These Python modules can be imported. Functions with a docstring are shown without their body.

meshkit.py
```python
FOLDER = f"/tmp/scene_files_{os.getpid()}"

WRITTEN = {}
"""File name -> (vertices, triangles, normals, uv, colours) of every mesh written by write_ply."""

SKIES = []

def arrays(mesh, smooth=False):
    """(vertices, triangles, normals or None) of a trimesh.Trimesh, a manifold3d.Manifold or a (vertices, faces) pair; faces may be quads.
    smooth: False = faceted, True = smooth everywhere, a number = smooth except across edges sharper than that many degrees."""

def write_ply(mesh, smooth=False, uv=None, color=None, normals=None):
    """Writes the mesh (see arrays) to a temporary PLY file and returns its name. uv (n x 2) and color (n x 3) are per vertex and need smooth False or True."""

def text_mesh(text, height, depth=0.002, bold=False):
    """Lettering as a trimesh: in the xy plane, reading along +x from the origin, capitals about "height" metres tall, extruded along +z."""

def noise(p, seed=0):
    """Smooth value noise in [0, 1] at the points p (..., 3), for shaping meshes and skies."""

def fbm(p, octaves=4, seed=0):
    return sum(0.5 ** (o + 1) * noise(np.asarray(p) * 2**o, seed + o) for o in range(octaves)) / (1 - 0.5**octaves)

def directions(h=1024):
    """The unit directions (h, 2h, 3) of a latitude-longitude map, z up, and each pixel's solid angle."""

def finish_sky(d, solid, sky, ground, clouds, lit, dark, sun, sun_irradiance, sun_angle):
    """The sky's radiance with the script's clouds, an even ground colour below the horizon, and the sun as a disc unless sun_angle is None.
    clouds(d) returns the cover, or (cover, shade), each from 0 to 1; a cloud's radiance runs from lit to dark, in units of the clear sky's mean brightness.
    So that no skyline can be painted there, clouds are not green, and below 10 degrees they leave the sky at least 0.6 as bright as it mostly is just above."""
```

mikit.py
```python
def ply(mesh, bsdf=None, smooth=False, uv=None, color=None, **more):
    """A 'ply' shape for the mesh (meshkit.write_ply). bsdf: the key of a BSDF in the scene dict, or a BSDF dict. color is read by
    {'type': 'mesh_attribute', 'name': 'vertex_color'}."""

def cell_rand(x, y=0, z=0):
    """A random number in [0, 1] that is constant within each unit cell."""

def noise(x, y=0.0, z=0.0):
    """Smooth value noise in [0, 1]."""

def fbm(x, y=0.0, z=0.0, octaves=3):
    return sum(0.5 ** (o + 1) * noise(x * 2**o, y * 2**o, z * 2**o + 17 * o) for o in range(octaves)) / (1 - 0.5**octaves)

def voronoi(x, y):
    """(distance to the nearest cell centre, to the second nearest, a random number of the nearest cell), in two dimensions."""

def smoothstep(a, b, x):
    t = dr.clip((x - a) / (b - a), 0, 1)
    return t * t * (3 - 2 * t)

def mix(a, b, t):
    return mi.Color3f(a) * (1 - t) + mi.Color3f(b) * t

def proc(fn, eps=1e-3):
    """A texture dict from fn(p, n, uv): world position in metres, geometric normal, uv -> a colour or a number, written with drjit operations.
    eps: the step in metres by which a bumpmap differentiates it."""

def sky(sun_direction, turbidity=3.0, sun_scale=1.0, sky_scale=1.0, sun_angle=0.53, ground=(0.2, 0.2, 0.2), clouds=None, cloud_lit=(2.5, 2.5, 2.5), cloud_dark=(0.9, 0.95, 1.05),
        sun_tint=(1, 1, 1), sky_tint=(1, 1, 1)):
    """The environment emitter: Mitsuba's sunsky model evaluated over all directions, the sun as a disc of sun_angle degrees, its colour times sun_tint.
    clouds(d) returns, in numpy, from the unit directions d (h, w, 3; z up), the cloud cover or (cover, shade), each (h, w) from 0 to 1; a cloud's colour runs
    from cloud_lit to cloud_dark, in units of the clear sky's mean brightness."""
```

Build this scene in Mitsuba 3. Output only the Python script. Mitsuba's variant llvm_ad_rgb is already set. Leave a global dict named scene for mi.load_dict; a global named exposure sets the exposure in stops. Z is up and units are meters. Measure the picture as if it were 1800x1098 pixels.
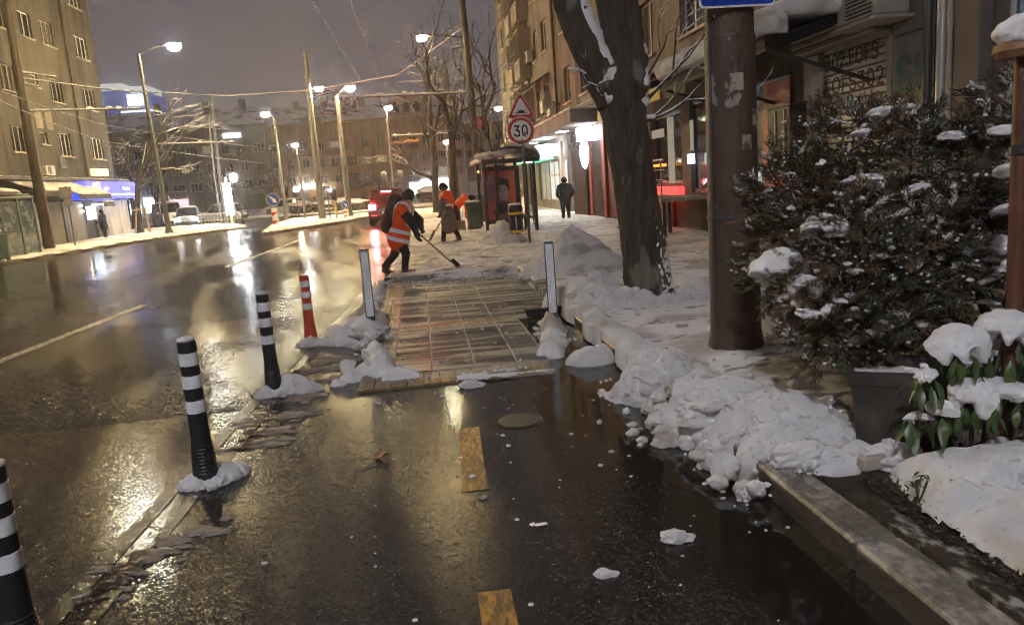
import math, random
import numpy as np, trimesh, drjit as dr, mitsuba as mi, manifold3d as m3
from shapely.geometry import Polygon
import mikit, meshkit
from mikit import proc, noise, fbm, voronoi, cell_rand, smoothstep, mix

T = mi.ScalarTransform4f
scene, labels = {}, {}

# ---------------------------------------------------------------- camera, sky, exposure
exposure = 1.3
scene['camera'] = {'type': 'perspective', 'fov': 68.98, 'fov_axis': 'x', 'near_clip': 0.05, 'far_clip': 2000.0,
    'to_world': T().look_at(origin=[0, 0, 1.65], target=[0.10930345, 0.9788903, 1.65 - 0.17270363], up=[0.09227372, 0.16300209, 0.98230132])}

# a low overcast night sky lit violet grey by the town
scene['sky'] = mikit.sky([0.3, -0.6, 0.05], turbidity=4, sun_scale=0.0, sky_scale=1.6, ground=(0.1, 0.1, 0.1),
    clouds=lambda d: (np.ones(d.shape[:2]), np.clip(1.25 * d[..., 2] + 0.25 * (meshkit.fbm(d * [3, 3, 6], 3) - 0.5), 0, 1)),
    cloud_lit=(1.06, 0.90, 1.0), cloud_dark=(0.74, 0.62, 0.78))
scene['sky']['sampling_weight'] = 3.0
# ---------------------------------------------------------------- tools
def bsdf(name, d, two=True):
    scene['m_' + name] = {'type': 'twosided', 'b': d} if two else d
    return name
def rgb(*c): return {'type': 'rgb', 'value': list(c)}
def flat(name, c, rough=0.6, metal=0.0, spec=0.5, **k):
    return bsdf(name, {'type': 'principled', 'base_color': proc(c) if callable(c) else rgb(*c), 'roughness': proc(rough) if callable(rough) else rough, 'metallic': metal, 'specular': spec, **k})
def bumped(name, c, rough, height, scale, eps=2e-3, spec=0.5):
    return bsdf(name, two=False, d={'type': 'bumpmap', 'arbitrary': proc(height, eps), 'scale': scale,
        'b': {'type': 'principled', 'base_color': proc(c) if callable(c) else rgb(*c), 'roughness': proc(rough) if callable(rough) else rough, 'specular': spec}})
def lamp(name, c, k, w=0.03):
    scene['m_' + name] = {'type': 'diffuse', 'reflectance': rgb(0.2, 0.2, 0.2)}
    EMIT[name] = {'type': 'area', 'radiance': rgb(*(x * k for x in c)), 'sampling_weight': w}
    return name
EMIT = {}

def numbered(k):
    if k not in USED: USED.add(k); return k
    i = 1
    while f'{k}_{i:03d}' in USED: i += 1
    k = f'{k}_{i:03d}'; USED.add(k); return k
USED = set()
def say(k, label=None, cat=None, group=None, kind=None):
    e = {a: b for a, b in (('label', label), ('category', cat), ('group', group), ('kind', kind)) if b}
    if e: labels[k] = {**labels.get(k, {}), **e}
def thing(name, label, cat, group=None):
    k = numbered(name); say(k, label, cat, group); return k
def add(name, mesh, mat, parent=None, label=None, cat=None, group=None, kind=None, smooth=False, **more):
    k = numbered(f'{parent}__{name}' if parent else name)
    if isinstance(mesh, list): mesh = join(mesh)
    if mat in EMIT: more['emitter'] = EMIT[mat]
    scene[k] = mikit.ply(mesh, 'm_' + mat, smooth, **more)
    say(k, label, cat, group, kind)
    return k
def put(name, src, parent, m):
    """one more part that shares the mesh of scene[src] under the matrix m"""
    k = numbered(f'{parent}__{name}'); scene[k] = {**scene[src], 'to_world': m}; return k

def join(ms): return trimesh.util.concatenate([x for x in ms if x is not None and len(x.faces)])
def mesh(v, f): return trimesh.Trimesh(np.asarray(v, float), np.asarray(f), process=False)
def box(x0, x1, y0, y1, z0, z1, c=0.0):
    """a box, its edges chamfered by c"""
    if c <= 0:
        m = trimesh.creation.box((x1 - x0, y1 - y0, z1 - z0)); m.apply_translation(((x0 + x1) / 2, (y0 + y1) / 2, (z0 + z1) / 2)); return m
    h = np.array([x1 - x0, y1 - y0, z1 - z0]) / 2; c = min(c, h.min() * 0.9); p = []
    for s in np.ndindex(2, 2, 2):
        s = np.array(s) * 2 - 1
        for k in range(3):
            q = h - c; q[k] = h[k]; p.append(s * q)
    m = trimesh.convex.convex_hull(np.array(p)); m.apply_translation(((x0 + x1) / 2, (y0 + y1) / 2, (z0 + z1) / 2)); return m
def moved(m, t=(0, 0, 0), rz=0.0, rx=0.0, ry=0.0, s=None):
    m = m.copy()
    if s is not None: m.apply_transform(np.diag([*np.broadcast_to(s, 3), 1.0]))
    for a, ax in ((rx, [1, 0, 0]), (ry, [0, 1, 0]), (rz, [0, 0, 1])):
        if a: m.apply_transform(trimesh.transformations.rotation_matrix(a, ax))
    m.apply_translation(t); return m
def tube(p, r, n=8, cap=True):
    p = np.asarray(p, float); r = np.broadcast_to(np.asarray(r, float), (len(p),))
    t = np.gradient(p, axis=0); t /= np.linalg.norm(t, axis=1, keepdims=True) + 1e-12
    ref = np.array([0, 0, 1.0]) if abs(t[:, 2]).mean() < 0.8 else np.array([1.0, 0, 0])
    a = np.cross(t, ref); a /= np.linalg.norm(a, axis=1, keepdims=True) + 1e-12; b = np.cross(t, a)
    g = np.arange(n) * 2 * np.pi / n
    v = (p[:, None] + r[:, None, None] * (np.cos(g)[None, :, None] * a[:, None] + np.sin(g)[None, :, None] * b[:, None])).reshape(-1, 3)
    i, j = np.meshgrid(np.arange(len(p) - 1), np.arange(n), indexing='ij')
    q = np.stack([i * n + j, i * n + (j + 1) % n, (i + 1) * n + (j + 1) % n, (i + 1) * n + j], -1).reshape(-1, 4)
    f = np.vstack([q[:, [0, 1, 2]], q[:, [0, 2, 3]]])
    if cap:
        k = len(v); v = np.vstack([v, p[:1], p[-1:]]); j = np.arange(n)
        f = np.vstack([f, np.stack([j * 0 + k, (j + 1) % n, j], 1), np.stack([j * 0 + k + 1, (len(p) - 1) * n + j, (len(p) - 1) * n + (j + 1) % n], 1)])
    return mesh(v, f)
def rod(a, b, r, n=8, r2=None): return tube([a, b], [r, r if r2 is None else r2], n)
def lathe(prof, n=24, at=(0, 0, 0)):
    prof = np.asarray(prof, float); g = np.arange(n) * 2 * np.pi / n
    v = np.stack([prof[:, 0, None] * np.cos(g), prof[:, 0, None] * np.sin(g), np.repeat(prof[:, 1, None], n, 1)], -1).reshape(-1, 3)
    i, j = np.meshgrid(np.arange(len(prof) - 1), np.arange(n), indexing='ij')
    q = np.stack([i * n + j, i * n + (j + 1) % n, (i + 1) * n + (j + 1) % n, (i + 1) * n + j], -1).reshape(-1, 4)
    return mesh(v + np.array(at), np.vstack([q[:, [0, 1, 2]], q[:, [0, 2, 3]]]))
def slab(poly, z0, z1):
    m = trimesh.creation.extrude_polygon(Polygon(poly) if not hasattr(poly, 'exterior') else poly, z1 - z0, engine='earcut'); m.apply_translation((0, 0, z0)); return m
def upright(poly, d0, d1, at, rz=0.0):
    """a 2-D outline (x right, y up) stood up facing -y, from depth d0 to d1"""
    poly = poly if hasattr(poly, 'geom_type') else Polygon(poly); poly = poly if poly.is_valid else poly.buffer(0)
    m = trimesh.util.concatenate([trimesh.creation.extrude_polygon(g, d1 - d0, engine='earcut') for g in getattr(poly, 'geoms', [poly])])
    v = m.vertices.copy(); m.vertices = np.stack([v[:, 0], d1 - v[:, 2], v[:, 1]], 1)
    return moved(m, at, rz)
def disc(r, n=32): return [(r * math.cos(a), r * math.sin(a)) for a in np.arange(n) * 2 * math.pi / n]
def blob(c, r, seed=0, amp=0.25, sub=3, flatten=0.0, fr=1.6):
    m = trimesh.creation.icosphere(sub); v = m.vertices.copy()
    d = 1 + amp * 2 * (meshkit.fbm(v * fr + seed * 7.3, 4, seed) - 0.5)
    v = v * d[:, None]
    if flatten: v[:, 2] = np.where(v[:, 2] < -flatten, -flatten + (v[:, 2] + flatten) * 0.15, v[:, 2])
    return mesh(v * np.broadcast_to(r, 3) + np.array(c), m.faces)
def grid(x, y, z):
    """a heightfield: x (n), y (m), z (m, n)"""
    X, Y = np.meshgrid(x, y); v = np.stack([X, Y, z], -1).reshape(-1, 3); n = len(x)
    i, j = np.meshgrid(np.arange(len(y) - 1), np.arange(n - 1), indexing='ij'); a = (i * n + j).ravel()
    return mesh(v, np.vstack([np.stack([a, a + 1, a + n + 1], 1), np.stack([a, a + n + 1, a + n], 1)]))
def cut(m, keep):
    """the mesh without the faces whose vertices all fail keep"""
    f = m.faces[keep[m.faces].any(1)]; u, inv = np.unique(f, return_inverse=True)
    return mesh(m.vertices[u], inv.reshape(-1, 3))
def lumps(X, Y, pts):
    """rounded lumps (x, y, rx, ry, h): the highest at each place, softly joined"""
    out = np.zeros_like(X)
    for x, y, rx, ry, h in pts:
        d = ((X - x) / rx) ** 2 + ((Y - y) / ry) ** 2
        b = h * np.clip(1 - d, 0, None) ** 0.72
        k = 0.25 * h
        out = np.maximum(out, b) + 0.25 * k * np.clip(1 - np.abs(out - b) / k, 0, None) ** 2 * (b > 0) * (out > 0)
    return out
def nz(X, Y, s, seed=0, oct=4): return meshkit.fbm(np.stack([X * s, Y * s, 0 * X + seed * 3.7], -1), oct, seed)
def seg_dist(X, Y, a, b):
    a, b = np.array(a, float), np.array(b, float); d = b - a
    t = np.clip(((X - a[0]) * d[0] + (Y - a[1]) * d[1]) / (d @ d), 0, 1)
    return np.hypot(X - a[0] - t * d[0], Y - a[1] - t * d[1])
def text(s, h, depth=0.004, bold=True, wide=1.0):
    m = meshkit.text_mesh(s, h, depth, bold); m.vertices[:, 0] *= wide; return m
def facing(m, origin, right, up):
    """put a mesh drawn in xy (z towards the reader) on a plane"""
    r, u = np.array(right, float), np.array(up, float); r /= np.linalg.norm(r); u /= np.linalg.norm(u); n = np.cross(r, u)
    m = m.copy(); M = np.eye(4); M[:3, 0], M[:3, 1], M[:3, 2], M[:3, 3] = r, u, n, origin; m.apply_transform(M); return m
def each(name, ms, mat, parent, **k):
    for m in ms: add(name, m, mat, parent, **k)
# ---------------------------------------------------------------- materials
snow_c = lambda p, n, uv: mix(mix((0.83, 0.83, 0.84), (0.60, 0.55, 0.49), smoothstep(0.50, 0.78, fbm(p.x * 3, p.y * 3, p.z * 3, 3))), (0.34, 0.30, 0.26), 0.5 * smoothstep(0.66, 0.80, fbm(p.x * 38, p.y * 38, p.z * 38, 3)))
snow_h = lambda p, n, uv: fbm(p.x * 45, p.y * 45, p.z * 45, 3) + 0.35 * noise(p.x * 210, p.y * 210, p.z * 210)
bumped('snow', snow_c, 0.55, snow_h, 0.028, spec=0.3)
tread_c = lambda p, n, uv: mix(mix((0.80, 0.80, 0.82), (0.50, 0.47, 0.47), smoothstep(0.46, 0.72, fbm(p.x * 1.6 + 9, p.y * 2.2, 0.0, 4))), (0.12, 0.11, 0.10), 0.7 * smoothstep(0.64, 0.74, fbm(p.x * 5, p.y * 9, 3.0, 3)))
bumped('trodden_snow', tread_c, 0.5, lambda p, n, uv: fbm(p.x * 20, p.y * 30, p.z * 20, 4), 0.02, spec=0.4)
slush_c = lambda p, n, uv: mix((0.36, 0.30, 0.245), (0.15, 0.12, 0.095), fbm(p.x * 9, p.y * 9, p.z * 9, 3))
bumped('slush', slush_c, 0.3, lambda p, n, uv: fbm(p.x * 60, p.y * 60, p.z * 60, 3), 0.010)
dirty_c = lambda p, n, uv: mix((0.76, 0.74, 0.74), (0.44, 0.40, 0.38), smoothstep(0.46, 0.74, fbm(p.x * 4, p.y * 4, p.z * 6, 4)))
bumped('heaped_snow', dirty_c, 0.6, lambda p, n, uv: fbm(p.x * 30, p.y * 30, p.z * 30, 4), 0.05, spec=0.3)

def gutter(p): return smoothstep(0.70, 1.30, p.x + 0.5 * (fbm(p.x * 2.2, p.y * 1.3, 6.0, 3) - 0.5)) * smoothstep(1.9, 1.7, p.x)
def asphalt_wet(p): return fbm(p.x * 0.9 + 0.15 * p.y, p.y * 0.22, 2.0, 4)
asph_c = lambda p, n, uv: mix((0.012, 0.011, 0.010), (0.028, 0.025, 0.023), (fbm(p.x * 70, p.y * 70, 0.0, 2) * 0.6 + 0.4 * asphalt_wet(p)) * (1 - 0.7 * gutter(p)))
asph_r = lambda p, n, uv: mi.Float(0.085) + 0.115 * smoothstep(0.42, 0.62, 0.6 * asphalt_wet(p) + 0.4 * fbm(p.x * 2.6 + 0.5 * p.y, p.y * 0.16, 8.0, 4)) * (1 - gutter(p)) - 0.07 * gutter(p)
def asph_h(p, n, uv):
    w = (0.25 + 0.75 * smoothstep(0.34, 0.62, asphalt_wet(p))) * (1 - 0.93 * gutter(p))
    d1, d2, c = voronoi(p.x * 80, p.y * 80)
    return w * ((0.4 + 0.6 * c) * (1 - dr.minimum(d1 * 1.4, 1.0)) + 0.3 * noise(p.x * 210, p.y * 210)) + (1 - 0.8 * gutter(p)) * 5.0 * fbm(p.x * 2.2, p.y * 1.2, 1.0, 3)
bumped('asphalt', asph_c, asph_r, asph_h, 0.00055, eps=1.5e-3, spec=0.5)
flat('wet_chip', lambda p, n, uv: mix((0.014, 0.012, 0.011), (0.055, 0.049, 0.043), cell_rand(p.x * 70, p.y * 70)), 0.13, spec=0.6)
bsdf('water', {'type': 'principled', 'base_color': rgb(0.012, 0.011, 0.010), 'roughness': 0.04, 'specular': 0.6})
bumped('bitumen', (0.022, 0.02, 0.018), 0.16, lambda p, n, uv: fbm(p.x * 40, p.y * 40, 0.0, 3), 0.006)
worn = lambda p: smoothstep(0.30, 0.66, 0.6 * fbm(p.x * 60, p.y * 22, 4.0, 3) + 0.4 * fbm(p.x * 3.5, p.y * 1.2, 4.0, 3))
bumped('yellow_paint', lambda p, n, uv: mix((0.40, 0.20, 0.03), (0.06, 0.042, 0.02), worn(p) * 0.85), 0.42, asph_h, 0.002)
bumped('yellow_faded', lambda p, n, uv: mix((0.15, 0.085, 0.015), (0.022, 0.018, 0.014), worn(p)), asph_r, asph_h, 0.00055)
bumped('white_paint_worn', lambda p, n, uv: mix((0.40, 0.38, 0.35), (0.05, 0.045, 0.04), worn(p)), 0.3, asph_h, 0.002)
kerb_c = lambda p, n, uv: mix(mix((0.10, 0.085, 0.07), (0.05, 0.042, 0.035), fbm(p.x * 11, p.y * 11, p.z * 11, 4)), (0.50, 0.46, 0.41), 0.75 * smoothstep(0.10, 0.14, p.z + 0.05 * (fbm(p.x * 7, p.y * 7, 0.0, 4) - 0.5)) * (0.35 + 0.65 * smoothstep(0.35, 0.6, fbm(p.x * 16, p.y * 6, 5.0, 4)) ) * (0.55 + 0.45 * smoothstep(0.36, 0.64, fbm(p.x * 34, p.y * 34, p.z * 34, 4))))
bumped('kerb_concrete', kerb_c, 0.45, lambda p, n, uv: fbm(p.x * 50, p.y * 50, p.z * 50, 3), 0.008)
# paving, swept: wet grey slabs with thin streaks of snow left by the shovel
def streak(p): return smoothstep(0.40, 0.70, fbm(p.x * 1.3 + 0.5, p.y * 9.0 + 0.35 * p.x, 7.0, 4) + 0.10 * smoothstep(9.0, 13.0, p.y)) 
for i, c in enumerate(((0.072, 0.070, 0.068), (0.056, 0.055, 0.053), (0.088, 0.085, 0.081))):
    bumped(f'paving_{"abc"[i]}', (lambda c: lambda p, n, uv: mix(mi.Color3f(c) * (0.7 + 0.6 * fbm(p.x * 20, p.y * 20, 0.0, 3)), (0.55, 0.54, 0.53), 0.42 * streak(p)))(c), lambda p, n, uv: mi.Float(0.13) + 0.35 * streak(p), lambda p, n, uv: fbm(p.x * 60, p.y * 60, 0.0, 3), 0.006)
bumped('tactile_yellow', lambda p, n, uv: mix(mix((0.24, 0.175, 0.085), (0.13, 0.095, 0.055), fbm(p.x * 20, p.y * 20, 0.0, 3)), (0.55, 0.52, 0.48), 0.55 * streak(p)), 0.3, lambda p, n, uv: fbm(p.x * 60, p.y * 60, 0.0, 3), 0.006)

def stained(a, b, s=0.6):
    return lambda p, n, uv: mix(mi.Color3f(a), b, smoothstep(0.35, 0.75, 0.55 * fbm(p.x * s, p.y * s, p.z * s * 0.5, 4) + 0.45 * fbm((p.x + p.y) * 3.1, 0.0, p.z * 0.22, 3)))
grit = lambda p, n, uv: fbm(p.x * 14, p.y * 14, p.z * 14, 4)
bumped('plaster_brown', stained((0.064, 0.054, 0.046), (0.030, 0.026, 0.023)), 0.8, grit, 0.02)
bumped('plaster_beige', stained((0.145, 0.122, 0.105), (0.070, 0.059, 0.051)), 0.8, grit, 0.02)
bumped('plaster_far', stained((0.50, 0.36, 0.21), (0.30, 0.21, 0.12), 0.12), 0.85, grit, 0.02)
bumped('plaster_dim', stained((0.24, 0.21, 0.18), (0.13, 0.11, 0.095), 0.2), 0.85, grit, 0.02)
bumped('stone_grey', stained((0.24, 0.22, 0.20), (0.10, 0.09, 0.08), 1.2), 0.7, grit, 0.02)
bumped('stone_pale', stained((0.42, 0.38, 0.32), (0.2, 0.17, 0.14), 1.2), 0.7, grit, 0.02)
bumped('render_red', stained((0.20, 0.035, 0.022), (0.13, 0.028, 0.02), 0.8), 0.6, grit, 0.01)
bumped('bark', lambda p, n, uv: mix(mix((0.125, 0.095, 0.072), (0.026, 0.020, 0.016), fbm(p.x * 22, p.y * 22, p.z * 4, 4)), (0.30, 0.27, 0.22), 0.55 * smoothstep(0.60, 0.72, fbm(p.x * 6, p.y * 6, p.z * 2.2, 4))), 0.75,
    lambda p, n, uv: fbm(p.x * 26, p.y * 26, p.z * 5, 4), 0.12)
bumped('post_concrete', lambda p, n, uv: mix(mix((0.115, 0.07, 0.045), (0.05, 0.032, 0.024), fbm(p.x * 9, p.y * 9, p.z * 3, 4)), (0.34, 0.30, 0.25), 0.75 * smoothstep(0.655, 0.70, fbm(p.x * 8 + 3, p.y * 8, p.z * 4.5, 4)) * smoothstep(1.15, 1.5, p.z)), 0.6,
    lambda p, n, uv: fbm(p.x * 40, p.y * 40, p.z * 25, 4), 0.015)
bumped('rusty_steel', lambda p, n, uv: mix((0.17, 0.065, 0.035), (0.07, 0.03, 0.02), fbm(p.x * 20, p.y * 20, p.z * 7, 4)), 0.6, grit, 0.006)
flat('galvanised', lambda p, n, uv: mix((0.095, 0.093, 0.09), (0.055, 0.054, 0.052), fbm(p.x * 5, p.y * 5, p.z * 1.2, 3)), 0.5, metal=0.2)
flat('steel_bright', (0.48, 0.47, 0.45), 0.25, metal=0.3)
flat('dark_steel', (0.030, 0.028, 0.027), 0.45)
flat('brown_pole', (0.055, 0.038, 0.028), 0.6)
flat('black_rubber', (0.018, 0.019, 0.022), 0.42)
flat('black_plastic', (0.025, 0.028, 0.034), 0.35)
flat('slate_plastic', (0.055, 0.070, 0.085), 0.35)
flat('reflective_white', lambda p, n, uv: mix((0.86, 0.88, 0.92), (0.66, 0.67, 0.69), 0.8 * noise(p.x * 90, p.y * 90, p.z * 90)), 0.3)
flat('orange_plastic', (0.50, 0.075, 0.035), 0.35)
flat('sign_white', (0.80, 0.80, 0.80), 0.35)
flat('sign_red', (0.50, 0.025, 0.035), 0.35)
flat('sign_blue', (0.015, 0.05, 0.36), 0.35)
flat('sign_black', (0.012, 0.012, 0.014), 0.4)
flat('sign_yellow', (0.75, 0.42, 0.02), 0.4)
flat('white_frame', (0.62, 0.60, 0.56), 0.5)
flat('dim_frame', (0.30, 0.27, 0.24), 0.55)
flat('dark_wood', (0.05, 0.036, 0.028), 0.6)
flat('night_glass', (0.012, 0.012, 0.014), 0.06, spec=0.7)
flat('curtained_glass', lambda p, n, uv: mix((0.030, 0.027, 0.024), (0.10, 0.085, 0.07), smoothstep(0.4, 0.7, noise((p.x + p.y) * 9.0, 0.0, 0.0))), 0.15)
bsdf('clear_glass', {'type': 'thindielectric', 'int_ior': 1.5}, two=False)
flat('roof_tiles', (0.16, 0.12, 0.11), 0.8)
flat('green_bin', (0.012, 0.06, 0.035), 0.4)
flat('blue_panel', (0.03, 0.12, 0.32), 0.3)
flat('teal_frame', (0.055, 0.085, 0.10), 0.4)
flat('awning_cloth', (0.62, 0.47, 0.20), 0.8)
flat('awning_dark', (0.04, 0.035, 0.03), 0.8)
flat('vest_orange', lambda p, n, uv: mix((0.95, 0.11, 0.015), (0.80, 0.07, 0.01), fbm(p.x * 12, p.y * 12, p.z * 12, 3)), 0.6)
flat('vest_band', (0.80, 0.82, 0.86), 0.35)
flat('cloth_navy', (0.014, 0.014, 0.024), 0.85)
flat('cloth_black', (0.005, 0.005, 0.006), 0.85)
flat('cloth_grey', lambda p, n, uv: mix((0.16, 0.135, 0.125), (0.10, 0.085, 0.08), fbm(p.x * 20, p.y * 20, p.z * 20, 3)), 0.9)
flat('backpack_cloth', (0.045, 0.012, 0.020), 0.75)
flat('hat_knit', lambda p, n, uv: mix((0.055, 0.045, 0.042), (0.02, 0.017, 0.016), noise(p.x * 60, p.y * 60, p.z * 60)), 0.9)
flat('boot_brown', (0.07, 0.055, 0.042), 0.6)
flat('skin', (0.42, 0.24, 0.17), 0.5)
flat('wood_handle', (0.30, 0.20, 0.11), 0.55)
flat('car_red', (0.035, 0.008, 0.008), 0.2, clearcoat=1.0)
flat('car_grey', (0.22, 0.23, 0.24), 0.25, clearcoat=1.0)
flat('car_white', (0.5, 0.5, 0.5), 0.25, clearcoat=1.0)
flat('soil', lambda p, n, uv: mix(mix((0.055, 0.040, 0.028), (0.018, 0.014, 0.010), fbm(p.x * 30, p.y * 30, p.z * 30, 3)), (0.55, 0.53, 0.50), 0.55 * smoothstep(0.46, 0.74, fbm(p.x * 22, p.y * 14, 2.0, 4)) * smoothstep(3.0, 2.6, p.y)), 0.8)
bumped('snow_street', lambda p, n, uv: mix((0.74, 0.74, 0.75), (0.38, 0.34, 0.30), smoothstep(0.46, 0.72, fbm(p.x * 0.9, p.y * 0.9, 0.0, 4))), 0.55, lambda p, n, uv: fbm(p.x * 9, p.y * 9, p.z * 9, 3), 0.03)
flat('leaf_dark', lambda p, n, uv: mix((0.045, 0.030, 0.018), (0.015, 0.011, 0.008), noise(p.x * 50, p.y * 50, p.z * 50)), 0.35)
flat('snow_plain', (0.80, 0.80, 0.81), 0.55, spec=0.3)
flat('stud_white', (0.90, 0.92, 0.95), 0.15)
flat('leaf_brown', lambda p, n, uv: mix((0.30, 0.13, 0.07), (0.16, 0.07, 0.04), noise(p.x * 90, p.y * 90, 0.0)), 0.5)
flat('old_paper', lambda p, n, uv: mix((0.38, 0.32, 0.25), (0.12, 0.09, 0.07), smoothstep(0.5, 0.62, fbm(p.x * 24, p.y * 24, p.z * 24, 3))), 0.8)
flat('thuja_brown', lambda p, n, uv: mix((0.135, 0.083, 0.046), (0.060, 0.042, 0.026), noise(p.x * 16, p.y * 16, p.z * 16)), 0.7)
flat('thuja_green', lambda p, n, uv: mix((0.026, 0.050, 0.028), (0.065, 0.062, 0.028), noise(p.x * 14, p.y * 14, p.z * 14)), 0.65)
flat('laurel_leaf', lambda p, n, uv: mix((0.035, 0.075, 0.022), (0.085, 0.115, 0.04), noise(p.x * 40, p.y * 40, p.z * 40)), 0.35)
flat('planter_plastic', lambda p, n, uv: mix((0.040, 0.034, 0.030), (0.075, 0.065, 0.055), smoothstep(0.4, 0.8, fbm(p.x * 9, p.y * 9, p.z * 6, 4))), 0.5)
flat('wood_brown', (0.22, 0.12, 0.06), 0.6)
flat('hedge_dark', (0.020, 0.022, 0.014), 0.8)

WARM, WHITE, COOL = (1.0, 0.73, 0.33), (1.0, 0.94, 0.82), (0.72, 0.86, 1.0)
lamp('lamp_warm', WARM, 150.0, 1.0)
lamp('lamp_square', WARM, 430.0, 0.8)
lamp('lamp_row', WARM, 640.0, 1.0)
lamp('lamp_street', (0.95, 0.96, 1.0), 580.0, 1.0)
lamp('lamp_small', WARM, 45.0, 0.3)
lamp('lamp_white', WHITE, 420.0, 0.5)
lamp('lamp_cool', COOL, 260.0, 0.6)

lamp('glow_blue', (0.005, 0.05, 0.95), 0.6, 0.08)
lamp('glow_white', WHITE, 1.6)
lamp('tower_lit', (0.02, 0.07, 0.70), 0.13)
lamp('glow_cool', COOL, 1.5, 0.06)
lamp('glow_bright', (0.92, 0.97, 1.0), 5.0, 0.25)
lamp('glow_green', (0.02, 1.0, 0.45), 0.35)
lamp('glow_yellow', (1.0, 0.72, 0.22), 1.3)
lamp('glow_red', (1.0, 0.05, 0.05), 0.9, 0.1)
lamp('glow_orange', (1.0, 0.35, 0.03), 0.7)
lamp('shop_light', (0.95, 0.97, 0.90), 0.30, 0.1)
lamp('shop_dim', (0.95, 0.85, 0.70), 0.10)
lamp('lit_pink', (1.0, 0.75, 0.85), 0.5)
lamp('window_glow', (1.0, 0.78, 0.5), 0.10)
lamp('tail_red', (1.0, 0.025, 0.035), 420.0, 0.5)
lamp('headlight', (0.88, 0.95, 1.0), 260.0, 0.15)
lamp('soffit_light', (0.85, 0.95, 1.0), 6.0, 0.15)
lamp('globe_white', (1.0, 0.92, 0.75), 12.0)
flat('poster_red', lambda p, n, uv: mix(mix((0.34, 0.05, 0.06), (0.13, 0.07, 0.13), smoothstep(0.3, 0.7, fbm(p.x * 2.5, p.z * 2.5, 1.0, 3))), (0.65, 0.15, 0.08), smoothstep(2.6, 3.0, p.x) * smoothstep(0.6, 1.0, p.z)), 0.25)
flat('poster_orange', lambda p, n, uv: mix(mix((0.42, 0.07, 0.035), (0.50, 0.26, 0.08), smoothstep(0.3, 0.7, fbm(p.y * 1.6, p.z * 1.3, 0.0, 3) + 0.3 * (p.z - 2.4))), (0.10, 0.05, 0.03), smoothstep(0.62, 0.7, fbm(p.y * 9.0, p.z * 9.0, 2.0, 4))), 0.5)
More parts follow.
